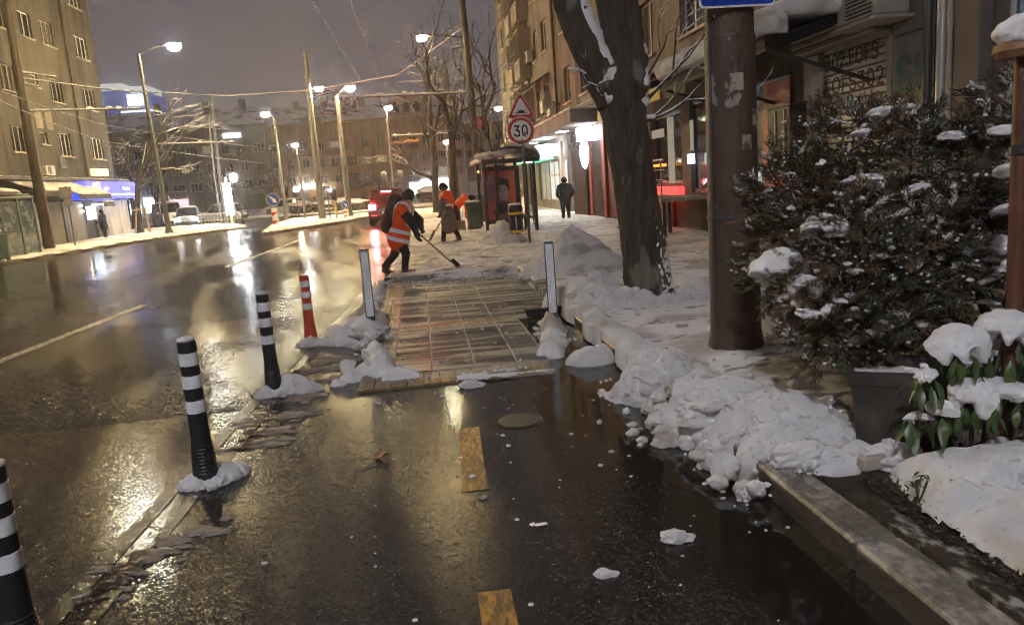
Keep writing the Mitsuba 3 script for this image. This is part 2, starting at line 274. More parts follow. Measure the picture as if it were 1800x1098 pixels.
flat('shutter_metal', lambda p, n, uv: mix((0.36, 0.32, 0.26), (0.19, 0.165, 0.13), fbm(p.y * 2, p.z * 6, 0.0, 4)), 0.42, metal=0.25)
flat('graffiti_black', (0.025, 0.022, 0.02), 0.6)
flat('graffiti_green', (0.02, 0.085, 0.05), 0.6)
flat('tube_red', (0.34, 0.03, 0.03), 0.5)
flat('face_grey', lambda p, n, uv: mix((0.34, 0.33, 0.33), (0.15, 0.14, 0.15), fbm(p.x * 6, p.z * 6, 0.0, 3)), 0.3)
flat('ac_white', lambda p, n, uv: mix((0.42, 0.40, 0.36), (0.26, 0.24, 0.21), fbm(p.x * 4, p.y * 4, p.z * 4, 3)), 0.5)
flat('tower_blue', (0.05, 0.10, 0.42), 0.4)

flat('post_brown', lambda p, n, uv: mix((0.055, 0.038, 0.030), (0.028, 0.021, 0.018), fbm(p.x * 6, p.y * 6, p.z * 2, 4)), 0.6)
flat('concrete_pale', lambda p, n, uv: mix((0.115, 0.11, 0.105), (0.07, 0.067, 0.063), fbm(p.x * 6, p.y * 6, p.z * 1.5, 4)), 0.7)
flat('bark_plain', lambda p, n, uv: mix((0.036, 0.028, 0.022), (0.016, 0.013, 0.010), noise(p.x * 9, p.y * 9, p.z * 3)), 0.8)
flat('sign_yellow_dim', (0.50, 0.38, 0.14), 0.4)
flat('shop_plate', (0.30, 0.36, 0.38), 0.4)
flat('teal_dark', (0.018, 0.028, 0.030), 0.3)
flat('kiosk_glass', lambda p, n, uv: mix((0.07, 0.10, 0.115), (0.20, 0.22, 0.23), smoothstep(0.52, 0.7, fbm(p.y * 5, p.z * 5, 0.0, 3))), 0.12)
flat('wall_maroon', (0.055, 0.018, 0.014), 0.7)
flat('marker_face', (0.42, 0.47, 0.52), 0.3)
# ---------------------------------------------------------------- the setting: road, kerb, pavement, platform
R = random.Random(5); NR = np.random.default_rng(5)
add('road', grid(np.array([-400, -60, 1.63, 60, 400.]), np.array([-60, 0, 60, 150, 600.]), np.zeros((5, 5))), 'asphalt', kind='structure')
add('pavement', slab([(1.80, -14), (8.2, -14), (8.2, 56), (-0.60, 56), (-0.60, 13.3), (1.62, 13.3), (1.62, 8.9), (1.80, 8.9)], 0.0, 0.125), 'paving_a', kind='structure')
kb = thing('kerb', None, None); say(kb, kind='structure')
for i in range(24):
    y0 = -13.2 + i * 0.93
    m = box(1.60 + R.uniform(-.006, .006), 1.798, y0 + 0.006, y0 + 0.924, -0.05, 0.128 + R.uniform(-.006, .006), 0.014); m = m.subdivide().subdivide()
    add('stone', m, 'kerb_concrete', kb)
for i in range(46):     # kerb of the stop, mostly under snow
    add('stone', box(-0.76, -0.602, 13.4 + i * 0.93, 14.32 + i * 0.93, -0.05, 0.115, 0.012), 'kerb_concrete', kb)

# the swept stop platform: slabs, blind-guidance strips
pf = thing('stop_platform', None, None); say(pf, kind='structure')
add('bed', slab([(-0.68, 6.56), (1.05, 6.56), (1.05, 8.86), (1.60, 8.86), (1.60, 13.3), (-0.68, 13.3)], -0.02, 0.026), 'stone_pale', pf)
cols = [(-0.372, -0.027), (-0.013, 0.365), (0.379, 0.745), (0.759, 1.03)]
def studs(x0, x1, y0, y1, nx, ny, z):
    return [box(x0 + (i + .12) * (x1 - x0) / nx, x0 + (i + .88) * (x1 - x0) / nx, y0 + (j + .12) * (y1 - y0) / ny, y0 + (j + .88) * (y1 - y0) / ny, z, z + 0.006) for i in range(nx) for j in range(ny)]
for j in range(17):
    y0 = 6.56 + j * 0.4
    if y0 + 0.4 > 13.35: break
    row = cols + ([(1.035, 1.315), (1.32, 1.59)] if y0 > 8.85 else [])
    for x0, x1 in row:
        cross = 8.55 < y0 + .2 < 8.99
        mt = 'tactile_yellow' if cross else 'paving_' + R.choice('abc')
        m = [box(x0, x1, y0 + .006, y0 + .394, 0.008, 0.032 + R.uniform(-.003, .003), 0.004)]
        if cross: m += studs(x0, x1, y0, y0 + .4, 4, 6, 0.0335)
        add('slab', m, mt, pf)
    for x0 in (-0.655, -0.515):
        add('guide_slab', [box(x0, x0 + .135, y0 + .003, y0 + .397, 0.008, 0.032, 0.004)] + studs(x0, x0 + .135, y0, y0 + .4, 2, 7, 0.032), 'tactile_yellow', pf)
for x0 in np.arange(-0.66, 1.0, 0.14):
    add('guide_slab', [box(x0, x0 + .136, 6.15, 6.55, -.004, 0.019, 0.004)] + studs(x0, x0 + .136, 6.15, 6.55, 2, 9, 0.019), 'tactile_yellow', pf)

# exposed wet chippings of the asphalt near the lane
def chips(n, x0, x1, y0, y1, r0, r1, seed):
    g = np.random.default_rng(seed); o = np.array([[1, 0, 0], [-1, 0, 0], [0, 1, 0], [0, -1, 0], [0, 0, 1.0]]); f = np.array([[0, 2, 4], [2, 1, 4], [1, 3, 4], [3, 0, 4]])
    y = y0 + (y1 - y0) * g.random(n) ** 1.6; c = np.stack([g.uniform(x0, x1, n), y, 0 * y], 1); r = g.uniform(r0, r1, n); a = g.uniform(0, 6.3, n); ca, sa = np.cos(a), np.sin(a)
    v = np.repeat(o[None], n, 0) * np.stack([r * g.uniform(.8, 1.4, n), r * g.uniform(.7, 1.1, n), r * g.uniform(.16, .42, n)], 1)[:, None]; v[:, :, :2] += g.normal(0, .18, (n, 5, 2)) * r[:, None, None]
    v = np.stack([v[..., 0] * ca[:, None] - v[..., 1] * sa[:, None], v[..., 0] * sa[:, None] + v[..., 1] * ca[:, None], v[..., 2]], -1) + c[:, None]
    keep = (meshkit.fbm(c * [.9, .5, 0] + 5, 3) + g.normal(0, .08, n) > .40) & (c[:, 0] < .95 + .4 * (meshkit.fbm(c * [1, 1.3, 0], 3) - .5) + g.normal(0, .1, n))
    v = v[keep]; return mesh(v.reshape(-1, 3), (f[None] + np.arange(len(v))[:, None, None] * 5).reshape(-1, 3))
add('aggregate', join([chips(100000, -3.2, 1.6, 2.0, 6.2, .004, .0085, 1), chips(130000, -7.5, -.8, 2.6, 12, .005, .010, 2), chips(130000, -9.5, -.75, 6, 24, .009, .017, 3)]), 'wet_chip', 'road', kind='stuff')

# markings and the bitumen seams of the separator
def sheet(name, poly, z, mat, **k):
    return add(name, moved(trimesh.creation.extrude_polygon(Polygon(poly), 0.003, engine='earcut'), (0, 0, z)), mat, kind='structure', **k)
sheet('lane_marking', [(0.085, 3.86), (0.225, 3.86), (0.265, 4.94), (0.125, 4.94)], 0.002, 'yellow_paint')
sheet('lane_marking', [(0.08, 1.6), (0.22, 1.6), (0.225, 2.82), (0.088, 2.82)], 0.002, 'yellow_paint')
sheet('lane_marking', [(-3.4, 9.5), (-1.93, 8.93), (-1.75, 9.6), (-2.2, 9.7), (-2.6, 10.8), (-3.4, 10.83)], -0.0018, 'yellow_faded')
for a, b, y0, y1 in ((-5.38, -5.22, 4, 13.5), (-5.2, -5.05, 20, 31)):
    sheet('lane_marking', [(a, y0), (b, y0), (b + .4, y1), (a + .4, y1)], 0.002, 'white_paint_worn')
sheet('separator_seam', [(-1.80, 1.5), (-1.70, 1.5), (-1.09, 13.2), (-1.19, 13.2)], 0.002, 'bitumen')
sheet('separator_seam', [(-1.60, 1.5), (-1.54, 1.5), (-0.95, 13.2), (-1.01, 13.2)], 0.002, 'bitumen')
# puddles along the kerb
def wobble(poly, amp, n, seed):
    p = Polygon(poly).exterior; s = np.linspace(0, 1, n, endpoint=False); q = np.array([p.interpolate(x, normalized=True).coords[0] for x in s])
    return q + amp * 2 * (np.stack([meshkit.fbm(np.stack([q[:, 0] * 3, q[:, 1] * 3, 0 * s + k], -1), 3, seed) for k in (0, 9)], -1) - 0.5)
# a round cover and tyre-swirl rings left in the slush
mh = thing('manhole_cover', 'round iron cover set flush in the dark wet cycle lane', 'manhole cover')
add('lid', lathe([(1e-3, .008), (.15, .008), (.152, 0.0)][::-1], 32, (0.55, 4.98, 0.0)), 'dark_steel', mh)
add('rim', lathe([(.158, 0), (.158, .006), (.172, .006), (.174, 0)][::-1], 36, (0.55, 4.98, 0.0)), 'bitumen', mh)

# ---------------------------------------------------------------- snow
def field(x0, x1, y0, y1, res, fn):
    x, y = np.arange(x0, x1 + res, res), np.arange(y0, y1 + res, res); X, Y = np.meshgrid(x, y); return x, y, X, Y, fn(X, Y)
def heap(x0, x1, y0, y1, res, fn, drop=0.004):
    """the snow that fn lays over the ground: fn(X, Y) -> (height of the snow, height of the ground)"""
    x, y, X, Y, (z, b) = field(x0, x1, y0, y1, res, fn)
    return cut(grid(x, y, np.maximum(z, b - 0.03)), (z > b + drop).ravel())
rough = lambda X, Y, a=0.05, s=7, seed=0: a * 2 * (nz(X, Y, s, seed, 4) - 0.5)
def crumbs(n, area, r, seed, z=0.0):
    g = np.random.default_rng(seed); out = []
    for k in range(n):
        x, y = g.uniform(area[0], area[1]), g.uniform(area[2], area[3]); q = r * g.uniform(.35, 1) ** 1.5
        out.append(blob((x, y, z + q * .35), (q * g.uniform(.8, 1.5), q, q * .7), seed + k, 0.35, 2))
    return out

def warp(X, Y, a=.06, s=5, seed=50): return X + a * 2 * (nz(X, Y, s, seed, 3) - .5), Y + a * 2 * (nz(X, Y, s, seed + 1, 3) - .5)
def clods(X, Y, s, seed, h):
    """rounded clods: cells with domed tops"""
    c = np.stack([X * s, Y * s], -1); i = np.floor(c); best = np.full(X.shape, 9.0); hh = np.zeros(X.shape)
    for a in (-1, 0, 1):
        for b in (-1, 0, 1):
            q = i + [a, b]; k = np.sin(q[..., 0] * 127.1 + q[..., 1] * 311.7 + seed) * 43758.5; r1 = k - np.floor(k); k2 = k * 1.7 + 3.3; r2 = k2 - np.floor(k2); k3 = k * 2.3 + 1.1; r3 = k3 - np.floor(k3)
            d = np.hypot(q[..., 0] + .15 + .7 * r1 - c[..., 0], q[..., 1] + .15 + .7 * r2 - c[..., 1]) / (.6 + .5 * r3); m = d < best; hh = np.where(m, r3, hh); best = np.minimum(best, d)
    return h * np.sqrt(np.clip(1 - best ** 2, 0, 1)) * (.35 + .65 * hh)

def clodpile(seed, spec):
    """broken clods of snow: spec = (count, centre fn(g) -> x, y, z, size range, flatness, detail)"""
    g = np.random.default_rng(seed); out = []
    for n, at, (r0, r1), fl, sub in spec:
        for k in range(n):
            x, y, z = at(g); r = r0 + (r1 - r0) * g.random() ** 1.5
            m = trimesh.creation.icosphere(sub); v = m.vertices; o = g.uniform(0, 50, 3)
            d = 1 + .75 * (meshkit.fbm(v * 1.4 + o, 3, 1) - .5) + .30 * (meshkit.fbm(v * 5 + o, 2, 2) - .5)
            q = v * d[:, None] * [1, g.uniform(.75, 1.1), fl * g.uniform(.8, 1.2)]
            c_, s_ = math.cos(o[0]), math.sin(o[0]); q = np.stack([q[:, 0] * c_ - q[:, 1] * s_, q[:, 0] * s_ + q[:, 1] * c_, q[:, 2]], 1) @ trimesh.transformations.rotation_matrix(g.normal(0, .35), [1, .2, 0])[:3, :3].T
            out.append(mesh(q * r + [x, y, z], m.faces))
    return join(out)
# trodden snow over the pavement, deeper beyond the swept part
def walk(X, Y):
    h = 0.03 + 0.03 * (nz(X, Y, 1.1, 3) - 0.35) + 0.030 * (nz(X, Y * 1.6, 5, 4) - 0.5) + 0.02 * (nz(X, Y * 2.5, 13, 5, 3) - 0.5)
    h -= 0.018 * np.exp(-((X - 2.05 - 0.05 * np.sin(Y * 3)) / 0.22) ** 2) * (Y > 5.0) * (Y < 7.6)     # a trodden line behind the kerb
    h += 0.07 * np.clip(nz(X, Y, 2.6, 6) - 0.52, 0, 1) * 3 * ((X > 2.6) & (X < 4.2) & (Y > 6.5) & (Y < 9.5))
    return 0.125 + h, 0.125 + 0 * X
add('snow_cover', heap(1.79, 8.19, 3.36, 13.4, 0.03, walk, 0.0), 'trodden_snow', smooth=True, kind='stuff', label='trodden snow lying over the pavement by the trees')
def stop_snow(X, Y):
    edge = np.where(X < 1.62, 13.30 - 0.12 * X + 0.10 * (nz(X, Y, 6, 8) - 0.5), 11.2 + 0 * X)
    d = np.clip((Y - edge) / 0.25, 0, 1)
    h = 0.045 + 0.11 * (nz(X, Y, 2.4, 9) - 0.42) + 0.05 * (nz(X, Y, 9, 10, 3) - 0.5)
    h += 0.05 * np.exp(-((Y - edge - 0.12) / 0.12) ** 2) * (X < 1.7)
    left = np.clip((X + 0.78 + 0.08 * (nz(X, Y, 3, 11) - .5)) / 0.15, 0, 1)
    return 0.033 + np.where(d > 0, (h + .067) * np.sqrt(d) * left, -0.05), 0.033 + 0.087 * (Y > 13.4)
add('snow_cover', heap(-0.85, 2.9, 11.0, 24, 0.03, stop_snow), 'trodden_snow', smooth=True, kind='stuff', label='churned unswept snow on the bus stop')
def far_walk(X, Y): return 0.125 + 0.03 + 0.07 * (nz(X, Y, 1.6, 12) - 0.4) + 0.03 * (nz(X, Y, 5, 13, 2) - .5), 0.125 + 0 * X
add('snow_cover', [heap(2.8, 8.19, 13.3, 24, 0.06, far_walk, 0), heap(-0.75, 8.19, 23.9, 56, 0.12, far_walk, 0)], 'trodden_snow', smooth=True, kind='stuff', label='snow trodden flat past the bus shelter')

# the ploughed bank on the kerb
gb = np.random.default_rng(11)
bank = [(1.95, 3.35, .30, .24, .30), (1.80, 3.62, .27, .25, .36), (2.05, 3.70, .28, .26, .34), (1.74, 3.95, .26, .26, .40), (1.98, 4.1, .30, .30, .42), (1.70, 4.3, .27, .24, .42), (1.55, 4.45, .17, .16, .27), (1.92, 4.5, .3, .24, .42), (1.72, 4.68, .22, .2, .38),
        (1.46, 4.38, .10, .09, .14), (1.43, 4.55, .09, .08, .12), (1.60, 5.02, .22, .16, .38), (1.48, 5.18, .20, .18, .30), (1.72, 5.2, .25, .22, .42), (1.62, 5.4, .25, .2, .38), (1.40, 5.33, .11, .1, .14), (1.80, 5.5, .2, .2, .34), (1.72, 4.86, .17, .14, .34), (2.18, 3.95, .2, .2, .26), (2.25, 4.3, .22, .2, .24)]
bank = [(x, y, rx, ry, h * .70) for x, y, rx, ry, h in bank]
small = []
for _ in range(600):
    y = gb.uniform(3.15, 5.65); x = 1.78 + gb.normal(0, .22) + .12 * (y < 4.2); r = gb.uniform(.02, .075); small.append((x, y, r, r * gb.uniform(.7, 1.3), r * gb.uniform(.4, .9)))
def bank_fn(X, Y):
    g = np.where(X > 1.61, 0.14, 0.0); Xw, Yw = warp(X, Y, .05, 4); Xw, Yw = warp(Xw, Yw, .02, 14, 60)
    z = lumps(Xw, Yw, bank) * .92; z = z * (1 - .9 * np.exp(-((Y - 4.87 + .2 * (X - 1.6)) / .13) ** 2) * np.clip((1.86 - X) * 6, 0, 1)); wet = nz(X, Y, 2.2, 61)
    z = z + np.where(z > 0.02, rough(X, Y, .045, 5, 1) + lumps(X, Y, small) * np.clip(z / .12, 0, 1) + clods(X, Y, 29, 5, .012) + rough(X, Y, .010, 60, 2), -.1)
    return z, g
add('snow_bank', heap(1.15, 2.7, 2.95, 5.85, 0.009, bank_fn), 'snow', smooth=True, kind='stuff', label='ploughed white snow bank heaped over the kerb')
def along(g, w=.16, lift=.0):
    y = g.uniform(3.25, 5.6); c = 1.80 + .10 * (y < 4.1) - .05 * (4.1 < y < 4.7) - .07 * (y > 4.9); x = c + g.normal(0, w); h = .27 * max(.25, 1 - ((x - c) / .42) ** 2) * (1.05 if 3.7 < y < 4.7 or 5 < y < 5.4 else .72)
    return x, y, max(h + lift, .15 if x > 1.62 else .02)
def front(g):
    y = g.choice([g.normal(4.42, .14), g.normal(5.25, .12), g.uniform(3.3, 5.6)], p=[.42, .36, .22]); return 1.50 + g.normal(0, .055) - .05 * (abs(y - 4.45) < .12), y, .015 + .08 * g.random() ** 2
add('snow_clods', clodpile(5, [(30, lambda g: along(g, .15, -.03), (.10, .18), .5, 4), (45, lambda g: along(g, .20, .01), (.03, .07), .65, 3), (70, front, (.03, .085), .8, 3), (160, front, (.008, .03), .8, 2), (120, lambda g: along(g, .25, .03), (.012, .03), .8, 2), (30, lambda g: (1.95 + .5 * g.random(), g.uniform(3.4, 4.8), .17), (.03, .09), .6, 3)]), 'snow', smooth=True, kind='stuff', label='broken clods of snow lying on the ploughed bank')
def tfoot(g): a = g.uniform(1.9, 5.6); r = .42 + abs(g.normal(0, .22)); return 2.45 + r * math.cos(a) * .9 - .1, 8.62 + r * math.sin(a) * .55, .15 + .22 * max(0, 1 - (r - .3) / .6) * g.random()
add('snow_clods', clodpile(6, [(26, tfoot, (.08, .15), .65, 4), (60, tfoot, (.03, .07), .7, 3), (60, tfoot, (.012, .03), .8, 2)]), 'snow', smooth=True, kind='stuff', label='broken clods of snow at the foot of the big tree')
def bfoot(g): x, y, r = ((-1.415, 4.44, .12), (-1.32, 6.44, .15), (-1.30, 8.48, .14))[g.integers(3)]; a = g.uniform(0, 6.3); r = r * g.uniform(.75, 1.25); return x + r * math.cos(a) * 1.15, y + r * math.sin(a) * .9, .015
add('snow_clods', clodpile(8, [(46, bfoot, (.014, .042), .7, 3), (110, bfoot, (.006, .016), .7, 2)]), 'snow', smooth=True, kind='stuff', label='crumbs of snow round the bollard feet')
def stopc(g): return g.uniform(-.6, 2.2), 13.2 + 9 * g.random() ** 1.7, .10
add('snow_clods', clodpile(9, [(90, stopc, (.05, .14), .4, 3), (160, stopc, (.02, .05), .6, 2)]), 'trodden_snow', smooth=True, kind='stuff', label='lumps in the unswept snow of the bus stop')
def conef(g): a = g.uniform(0, 6.3); q = .3 + .7 * g.random() ** .6; return 2.43 + .95 * q * math.cos(a), 12 + .9 * q * math.sin(a), .12 + .78 * max(0, 1 - q / .95) ** 1.05
add('snow_clods', clodpile(10, [(60, conef, (.03, .09), .7, 3), (150, conef, (.01, .03), .8, 2)]), 'heaped_snow', smooth=True, kind='stuff', label='clods rolled down the tall pointed snow pile')
def lfoot(g): return -.72 + g.normal(0, .13), 8.5 + g.normal(0, .28), .05 + .14 * g.random()
def ledge(g): y = g.uniform(6.6, 13); return -.74 + g.normal(0, .07) + .12 * (y < 7.6), y, .05 + .05 * g.random()
def rfoot(g): return 1.24 + g.normal(0, .08), g.uniform(6.9, 8.0), .03 + .08 * g.random()
add('snow_clods', clodpile(7, [(14, lfoot, (.07, .13), .6, 4), (40, lfoot, (.02, .06), .7, 3), (60, ledge, (.02, .07), .6, 3), (80, ledge, (.008, .025), .7, 2), (12, rfoot, (.05, .09), .6, 3), (50, rfoot, (.01, .04), .7, 2)]), 'snow', smooth=True, kind='stuff', label='broken clods of snow along the edges of the swept platform')
def ridge_fn(X, Y):
    c = 1.73 + 0.03 * np.sin(Y * 5); w = 0.14 + 0.04 * (nz(X, Y, 2, 14) - .5)
    d = np.clip(1 - ((X - c) / w) ** 2, 0, 1)
    z = 0.14 + 0.085 * np.sqrt(d) * (0.35 + 1.1 * nz(X, Y, 3, 15)) + rough(X, Y, .03, 8, 16) + clods(X, Y, 17, 8, .014) + rough(X, Y, .008, 50, 17)
    return np.where(d > 0.02, z, 0), np.where(X > 1.61, 0.14, 0.05)
add('snow_bank', heap(1.5, 2.0, 5.5, 9.1, 0.014, ridge_fn), 'snow', smooth=True, kind='stuff', label='low white ridge of snow along the kerb top')
tb = [(2.02, 8.6, .32, .34, .36), (1.84, 8.85, .30, .28, .40), (2.15, 9.05, .3, .3, .46), (1.78, 8.45, .2, .2, .30), (2.0, 8.2, .26, .2, .28), (2.35, 8.15, .3, .14, .24), (1.62, 9.05, .22, .25, .3), (2.15, 8.25, .2, .16, .30), (2.75, 8.2, .25, .2, .22), (3.1, 8.5, .3, .25, .26), (3.35, 8.9, .3, .25, .28)]
gb = np.random.default_rng(12)
def tree_bank(X, Y):
    z = lumps(*warp(X, Y, .05, 5), tb); return z + np.where(z > .02, rough(X, Y, .06, 6, 17) + clods(X, Y, 10, 4, .03) + clods(X, Y, 24, 6, .014) + rough(X, Y, .010, 50, 18), -.1), np.where(X > 1.61, .13, .09)
add('snow_bank', heap(1.3, 3.7, 7.9, 9.6, 0.014, tree_bank), 'snow', smooth=True, kind='stuff', label='lumpy snow thrown against the foot of the big tree')
sb = [(1.40, 6.36, .20, .12, .16), (1.32, 6.42, .16, .1, .13), (1.50, 6.40, .12, .12, .17)]
def slide_fn(X, Y):
    z = lumps(X, Y, sb); return z + np.where(z > .01, rough(X, Y, .025, 9, 19), -.1), 0 * X
k = add('snow_chunk', heap(1.0, 1.66, 6.1, 6.65, 0.01, slide_fn), 'snow', smooth=True, label='white tongue of snow slid into the gutter before the platform', cat='snow chunk')

def cone(cx, cy, r, h, seed, sx=1.0, sy=1.0, skew=(0, 0), fine=.012):
    def fn(X, Y):
        d = np.hypot((X - cx) / sx, (Y - cy) / sy); t = np.arctan2(Y - cy, X - cx)
        rr = r * (1 + 0.25 * (nz(np.cos(t), np.sin(t), 1.3, seed) - .5))
        q = np.clip(1 - d / rr, 0, 1); z = h * (q ** 0.92) * (1 - 0.12 * np.exp(-(d / .12) ** 2))
        z = z * (1 + 0.35 * (nz(X, Y, 3.0, seed + 1) - .5)) + np.where(q > 0, rough(X, Y, .07, 5, seed + 2) + rough(X, Y, .035, 14, seed + 3), 0)
        return 0.14 + np.where(q > 0, z, -1), 0.13 + 0 * X
    return heap(cx - r * 1.3 * sx, cx + r * 1.3 * sx, cy - r * 1.3 * sy, cy + r * 1.3 * sy, fine, fn)
add('snow_pile', cone(2.43, 12.0, .92, .80, 21), 'heaped_snow', smooth=True, label='tall pointed pile of grey snow in front of the big tree', cat='snow pile', group='shovelled snow piles')
add('snow_pile', cone(2.02, 18.9, .75, .62, 31, 0.85, 1.1, fine=.02), 'heaped_snow', smooth=True, label='cream snow pile leaning on the yellow and black litter bin', cat='snow pile', group='shovelled snow piles')

# the planted strip at the kerb: a quilt of snow over ground cover, bare soil and twigs along its edge
bedg = [(2.02, 2.75, .20, .30, .21), (2.0, 2.35, .2, .35, .21), (1.98, 1.9, .2, .4, .21), (1.98, 1.4, .2, .4, .21), (2.5, 2.75, .75, .5, .36), (2.25, 2.95, .34, .3, .31), (3.0, 2.6, .8, .6, .36), (2.3, 2.45, .45, .35, .30), (2.7, 2.2, .7, .5, .30), (2.15, 2.15, .35, .35, .26), (3.6, 2.8, .8, .7, .34), (3.2, 1.7, 1.1, .7, .30), (2.5, 1.55, .6, .5, .24)]
gb = np.random.default_rng(13)
for _ in range(60): bedg.append((gb.uniform(2.0, 3.6), gb.uniform(1.3, 3.1), *gb.uniform(.09, .22, 2), gb.uniform(.25, .34)))
def bed_fn(X, Y):
    z = lumps(X, Y, bedg); e = np.clip((X - 1.80 - .14 * np.clip((Y - 2.65) * 4, 0, 1) - 0.09 * (nz(X, Y, 5, 22) - .5) * 4 * .5) / .22, 0, 1)
    z = z * np.sqrt(e) + rough(X, Y, .03, 5, 23) * e + rough(X, Y, .008, 25, 24)
    z = z - 0.10 * np.exp(-(((X - 2.36) / .10) ** 2 + ((Y - 2.62) / .07) ** 2)) - .05 * np.exp(-(((X - 2.02) / .05) ** 2 + ((Y - 2.78) / .05) ** 2))
    return np.where(e > 0, z, 0), 0.15 + 0.03 * (X < 2.0)
add('soil', slab([(1.80, 0.4), (5.4, 0.4), (5.4, 3.4), (1.80, 3.4)], 0.10, 0.146), 'soil', kind='structure')
add('snow_cover', heap(1.85, 4.4, 1.0, 3.35, 0.012, bed_fn), 'snow', smooth=True, kind='stuff', label='quilt of clean snow over the planted strip')
lm = []
for _ in range(900):
    x = 1.89 + abs(gb.normal(0, .08)); y = gb.uniform(1.4, 3.1)
    s = gb.uniform(.006, .016); q = gb.uniform(0, 6.3); c, d = math.cos(q) * s, math.sin(q) * s; z = .152 + gb.uniform(0, .03)
    lm.append(mesh([(x - c, y - d, z), (x + d * .6, y - c * .6, z + gb.uniform(0, .012)), (x + c, y + d, z + .004), (x - d * .6, y + c * .6, z)], [(0, 1, 2), (0, 2, 3)]))
add('leaf_litter', lm, 'leaf_dark', kind='stuff', label='dark wet leaves and twigs along the edge of the planted strip')
tw = []
for _ in range(60):
    x = 1.9 + abs(gb.normal(0, .1)); y = gb.uniform(1.6, 3.0); a = gb.uniform(0, 3.1); L = gb.uniform(.03, .12)
    tw.append(rod((x, y, .155), (x + L * math.cos(a), y + L * math.sin(a), .16 + gb.uniform(0, .03)), .0025, 5))
add('leaf_litter', tw, 'bark', kind='stuff', label='thin fallen twigs on the bare soil by the kerb')

# slush swept up along the separator, snow skirts of the posts
def skirt(cx, cy, spots, seed, res=.008, z0=0.0, torn=0.0):
    xs = [s[0] for s in spots]; ys = [s[1] for s in spots]; r = max(max(s[2:4]) for s in spots) + .03
    def fn(X, Y):
        z = lumps(*warp(X, Y, .03 + torn * .05, 9, seed), spots); z = z * (np.clip((nz(X * .5, Y * 1.6, 16, seed + 7) - .30) * 5, 0, 1) if torn else 1); return z0 + z + np.where(z > .006, (rough(X, Y, .035, 16, seed) + clods(X, Y, 26, seed, .02) + rough(X, Y, .014, 60, seed + 1)) * np.clip(z / .05, .15, 1), -.05), z0 + 0 * X
    return heap(min(xs) - r, max(xs) + r, min(ys) - r, max(ys) + r, res, fn)
add('snow_skirt', skirt(0, 0, [(-1.42, 4.44, .15, .11, .07), (-1.34, 4.5, .12, .1, .08), (-1.27, 4.58, .09, .1, .05), (-1.5, 4.4, .08, .06, .04)], 41), 'snow', smooth=True, label='small collar of snow round the foot of the nearest whole bollard', cat='snow collar', group='snow round the bollard feet')
add('snow_skirt', skirt(0, 0, [(-1.40, 6.42, .14, .11, .07), (-1.24, 6.48, .17, .13, .13), (-1.1, 6.42, .15, .1, .08), (-1.46, 6.36, .08, .07, .05)], 43), 'snow', smooth=True, label='white wedge of snow beside the second black bollard', cat='snow collar', group='snow round the bollard feet')
add('snow_skirt', skirt(0, 0, [(-1.36, 8.46, .13, .12, .09), (-1.2, 8.4, .14, .1, .07), (-1.05, 8.35, .14, .1, .06)], 45), 'heaped_snow', smooth=True, label='grey snow round the foot of the red bollard', cat='snow collar', group='snow round the bollard feet')
lp = [(-.72, 8.5, .22, .24, .27), (-.86, 8.7, .24, .26, .22), (-.66, 8.3, .18, .18, .24), (-.95, 8.4, .22, .2, .16), (-1.05, 8.75, .2, .3, .14), (-.60, 8.7, .13, .3, .26), (-.95, 9.3, .18, .4, .12), (-.9, 10.1, .14, .5, .10), (-.85, 11.0, .13, .6, .10), (-.82, 12.2, .13, .8, .10),
      (-.56, 7.35, .13, .26, .18), (-.50, 6.95, .14, .2, .17), (-.62, 6.72, .14, .12, .12), (-.74, 6.6, .12, .08, .09), (-.48, 6.62, .16, .08, .15), (-.30, 6.42, .18, .04, .12), (-.86, 6.5, .08, .05, .05)]
gb = np.random.default_rng(14)
add('snow_bank', skirt(0, 0, lp, 47, .013), 'snow_street', smooth=True, kind='stuff', label='broken snow heaped along the left edge of the swept platform')
rp = [(1.30, 7.86, .13, .16, .24), (1.26, 7.6, .15, .2, .20), (1.2, 7.25, .14, .2, .16), (1.15, 6.95, .12, .12, .12), (1.33, 8.1, .14, .14, .16), (1.08, 6.75, .14, .09, .15)]
add('snow_bank', skirt(0, 0, rp, 49, .011), 'snow_street', smooth=True, kind='stuff', label='loose snow fallen into the gap beside the white studded marker on the kerb side')
for i, (pts, top) in enumerate(((((-1.61, 3.17), (-1.5, 3.42), (-1.42, 3.62), (-1.22, 3.74)), .035), (((-1.44, 5.0), (-1.3, 5.12), (-1.12, 5.05)), .03), (((-1.45, 5.6), (-1.25, 5.75), (-1.0, 5.7)), .03), (((-1.3, 5.35), (-1.1, 5.4)), .03), (((-1.2, 7.5), (-1.0, 7.6), (-.8, 7.5)), .05), (((-1.25, 7.15), (-1.05, 7.2), (-.85, 7.1)), .04), (((-1.2, 6.15), (-1.0, 6.2)), .03), (((-1.0, 6.7), (-.8, 6.75)), .035))):
    P_ = np.array(pts)
    def slush_fn(X, Y, P_=P_, i=i, top=top):
        d = np.min([seg_dist(X, Y, a, b) for a, b in zip(P_[:-1], P_[1:])], 0); m = np.clip(1 - d / .20, -1, 1); Xw, Yw = warp(X, Y, .05, 6, 80 + i)
        q = nz(Xw * .45, Yw * 1.5, 19, 90 + i, 4) - .73 + .36 * m
        return top * .5 * np.clip(q * 6, 0, 1) ** .7 + rough(X, Y, .012, 24, i) * (q > .02) - .012 * (q <= 0), 0 * X
    add('slush_ridge', heap(P_[:, 0].min() - .2, P_[:, 0].max() + .2, P_[:, 1].min() - .2, P_[:, 1].max() + .2, .007, slush_fn), 'slush', smooth=True, kind='stuff', label='brown slush pushed up along the separator line')
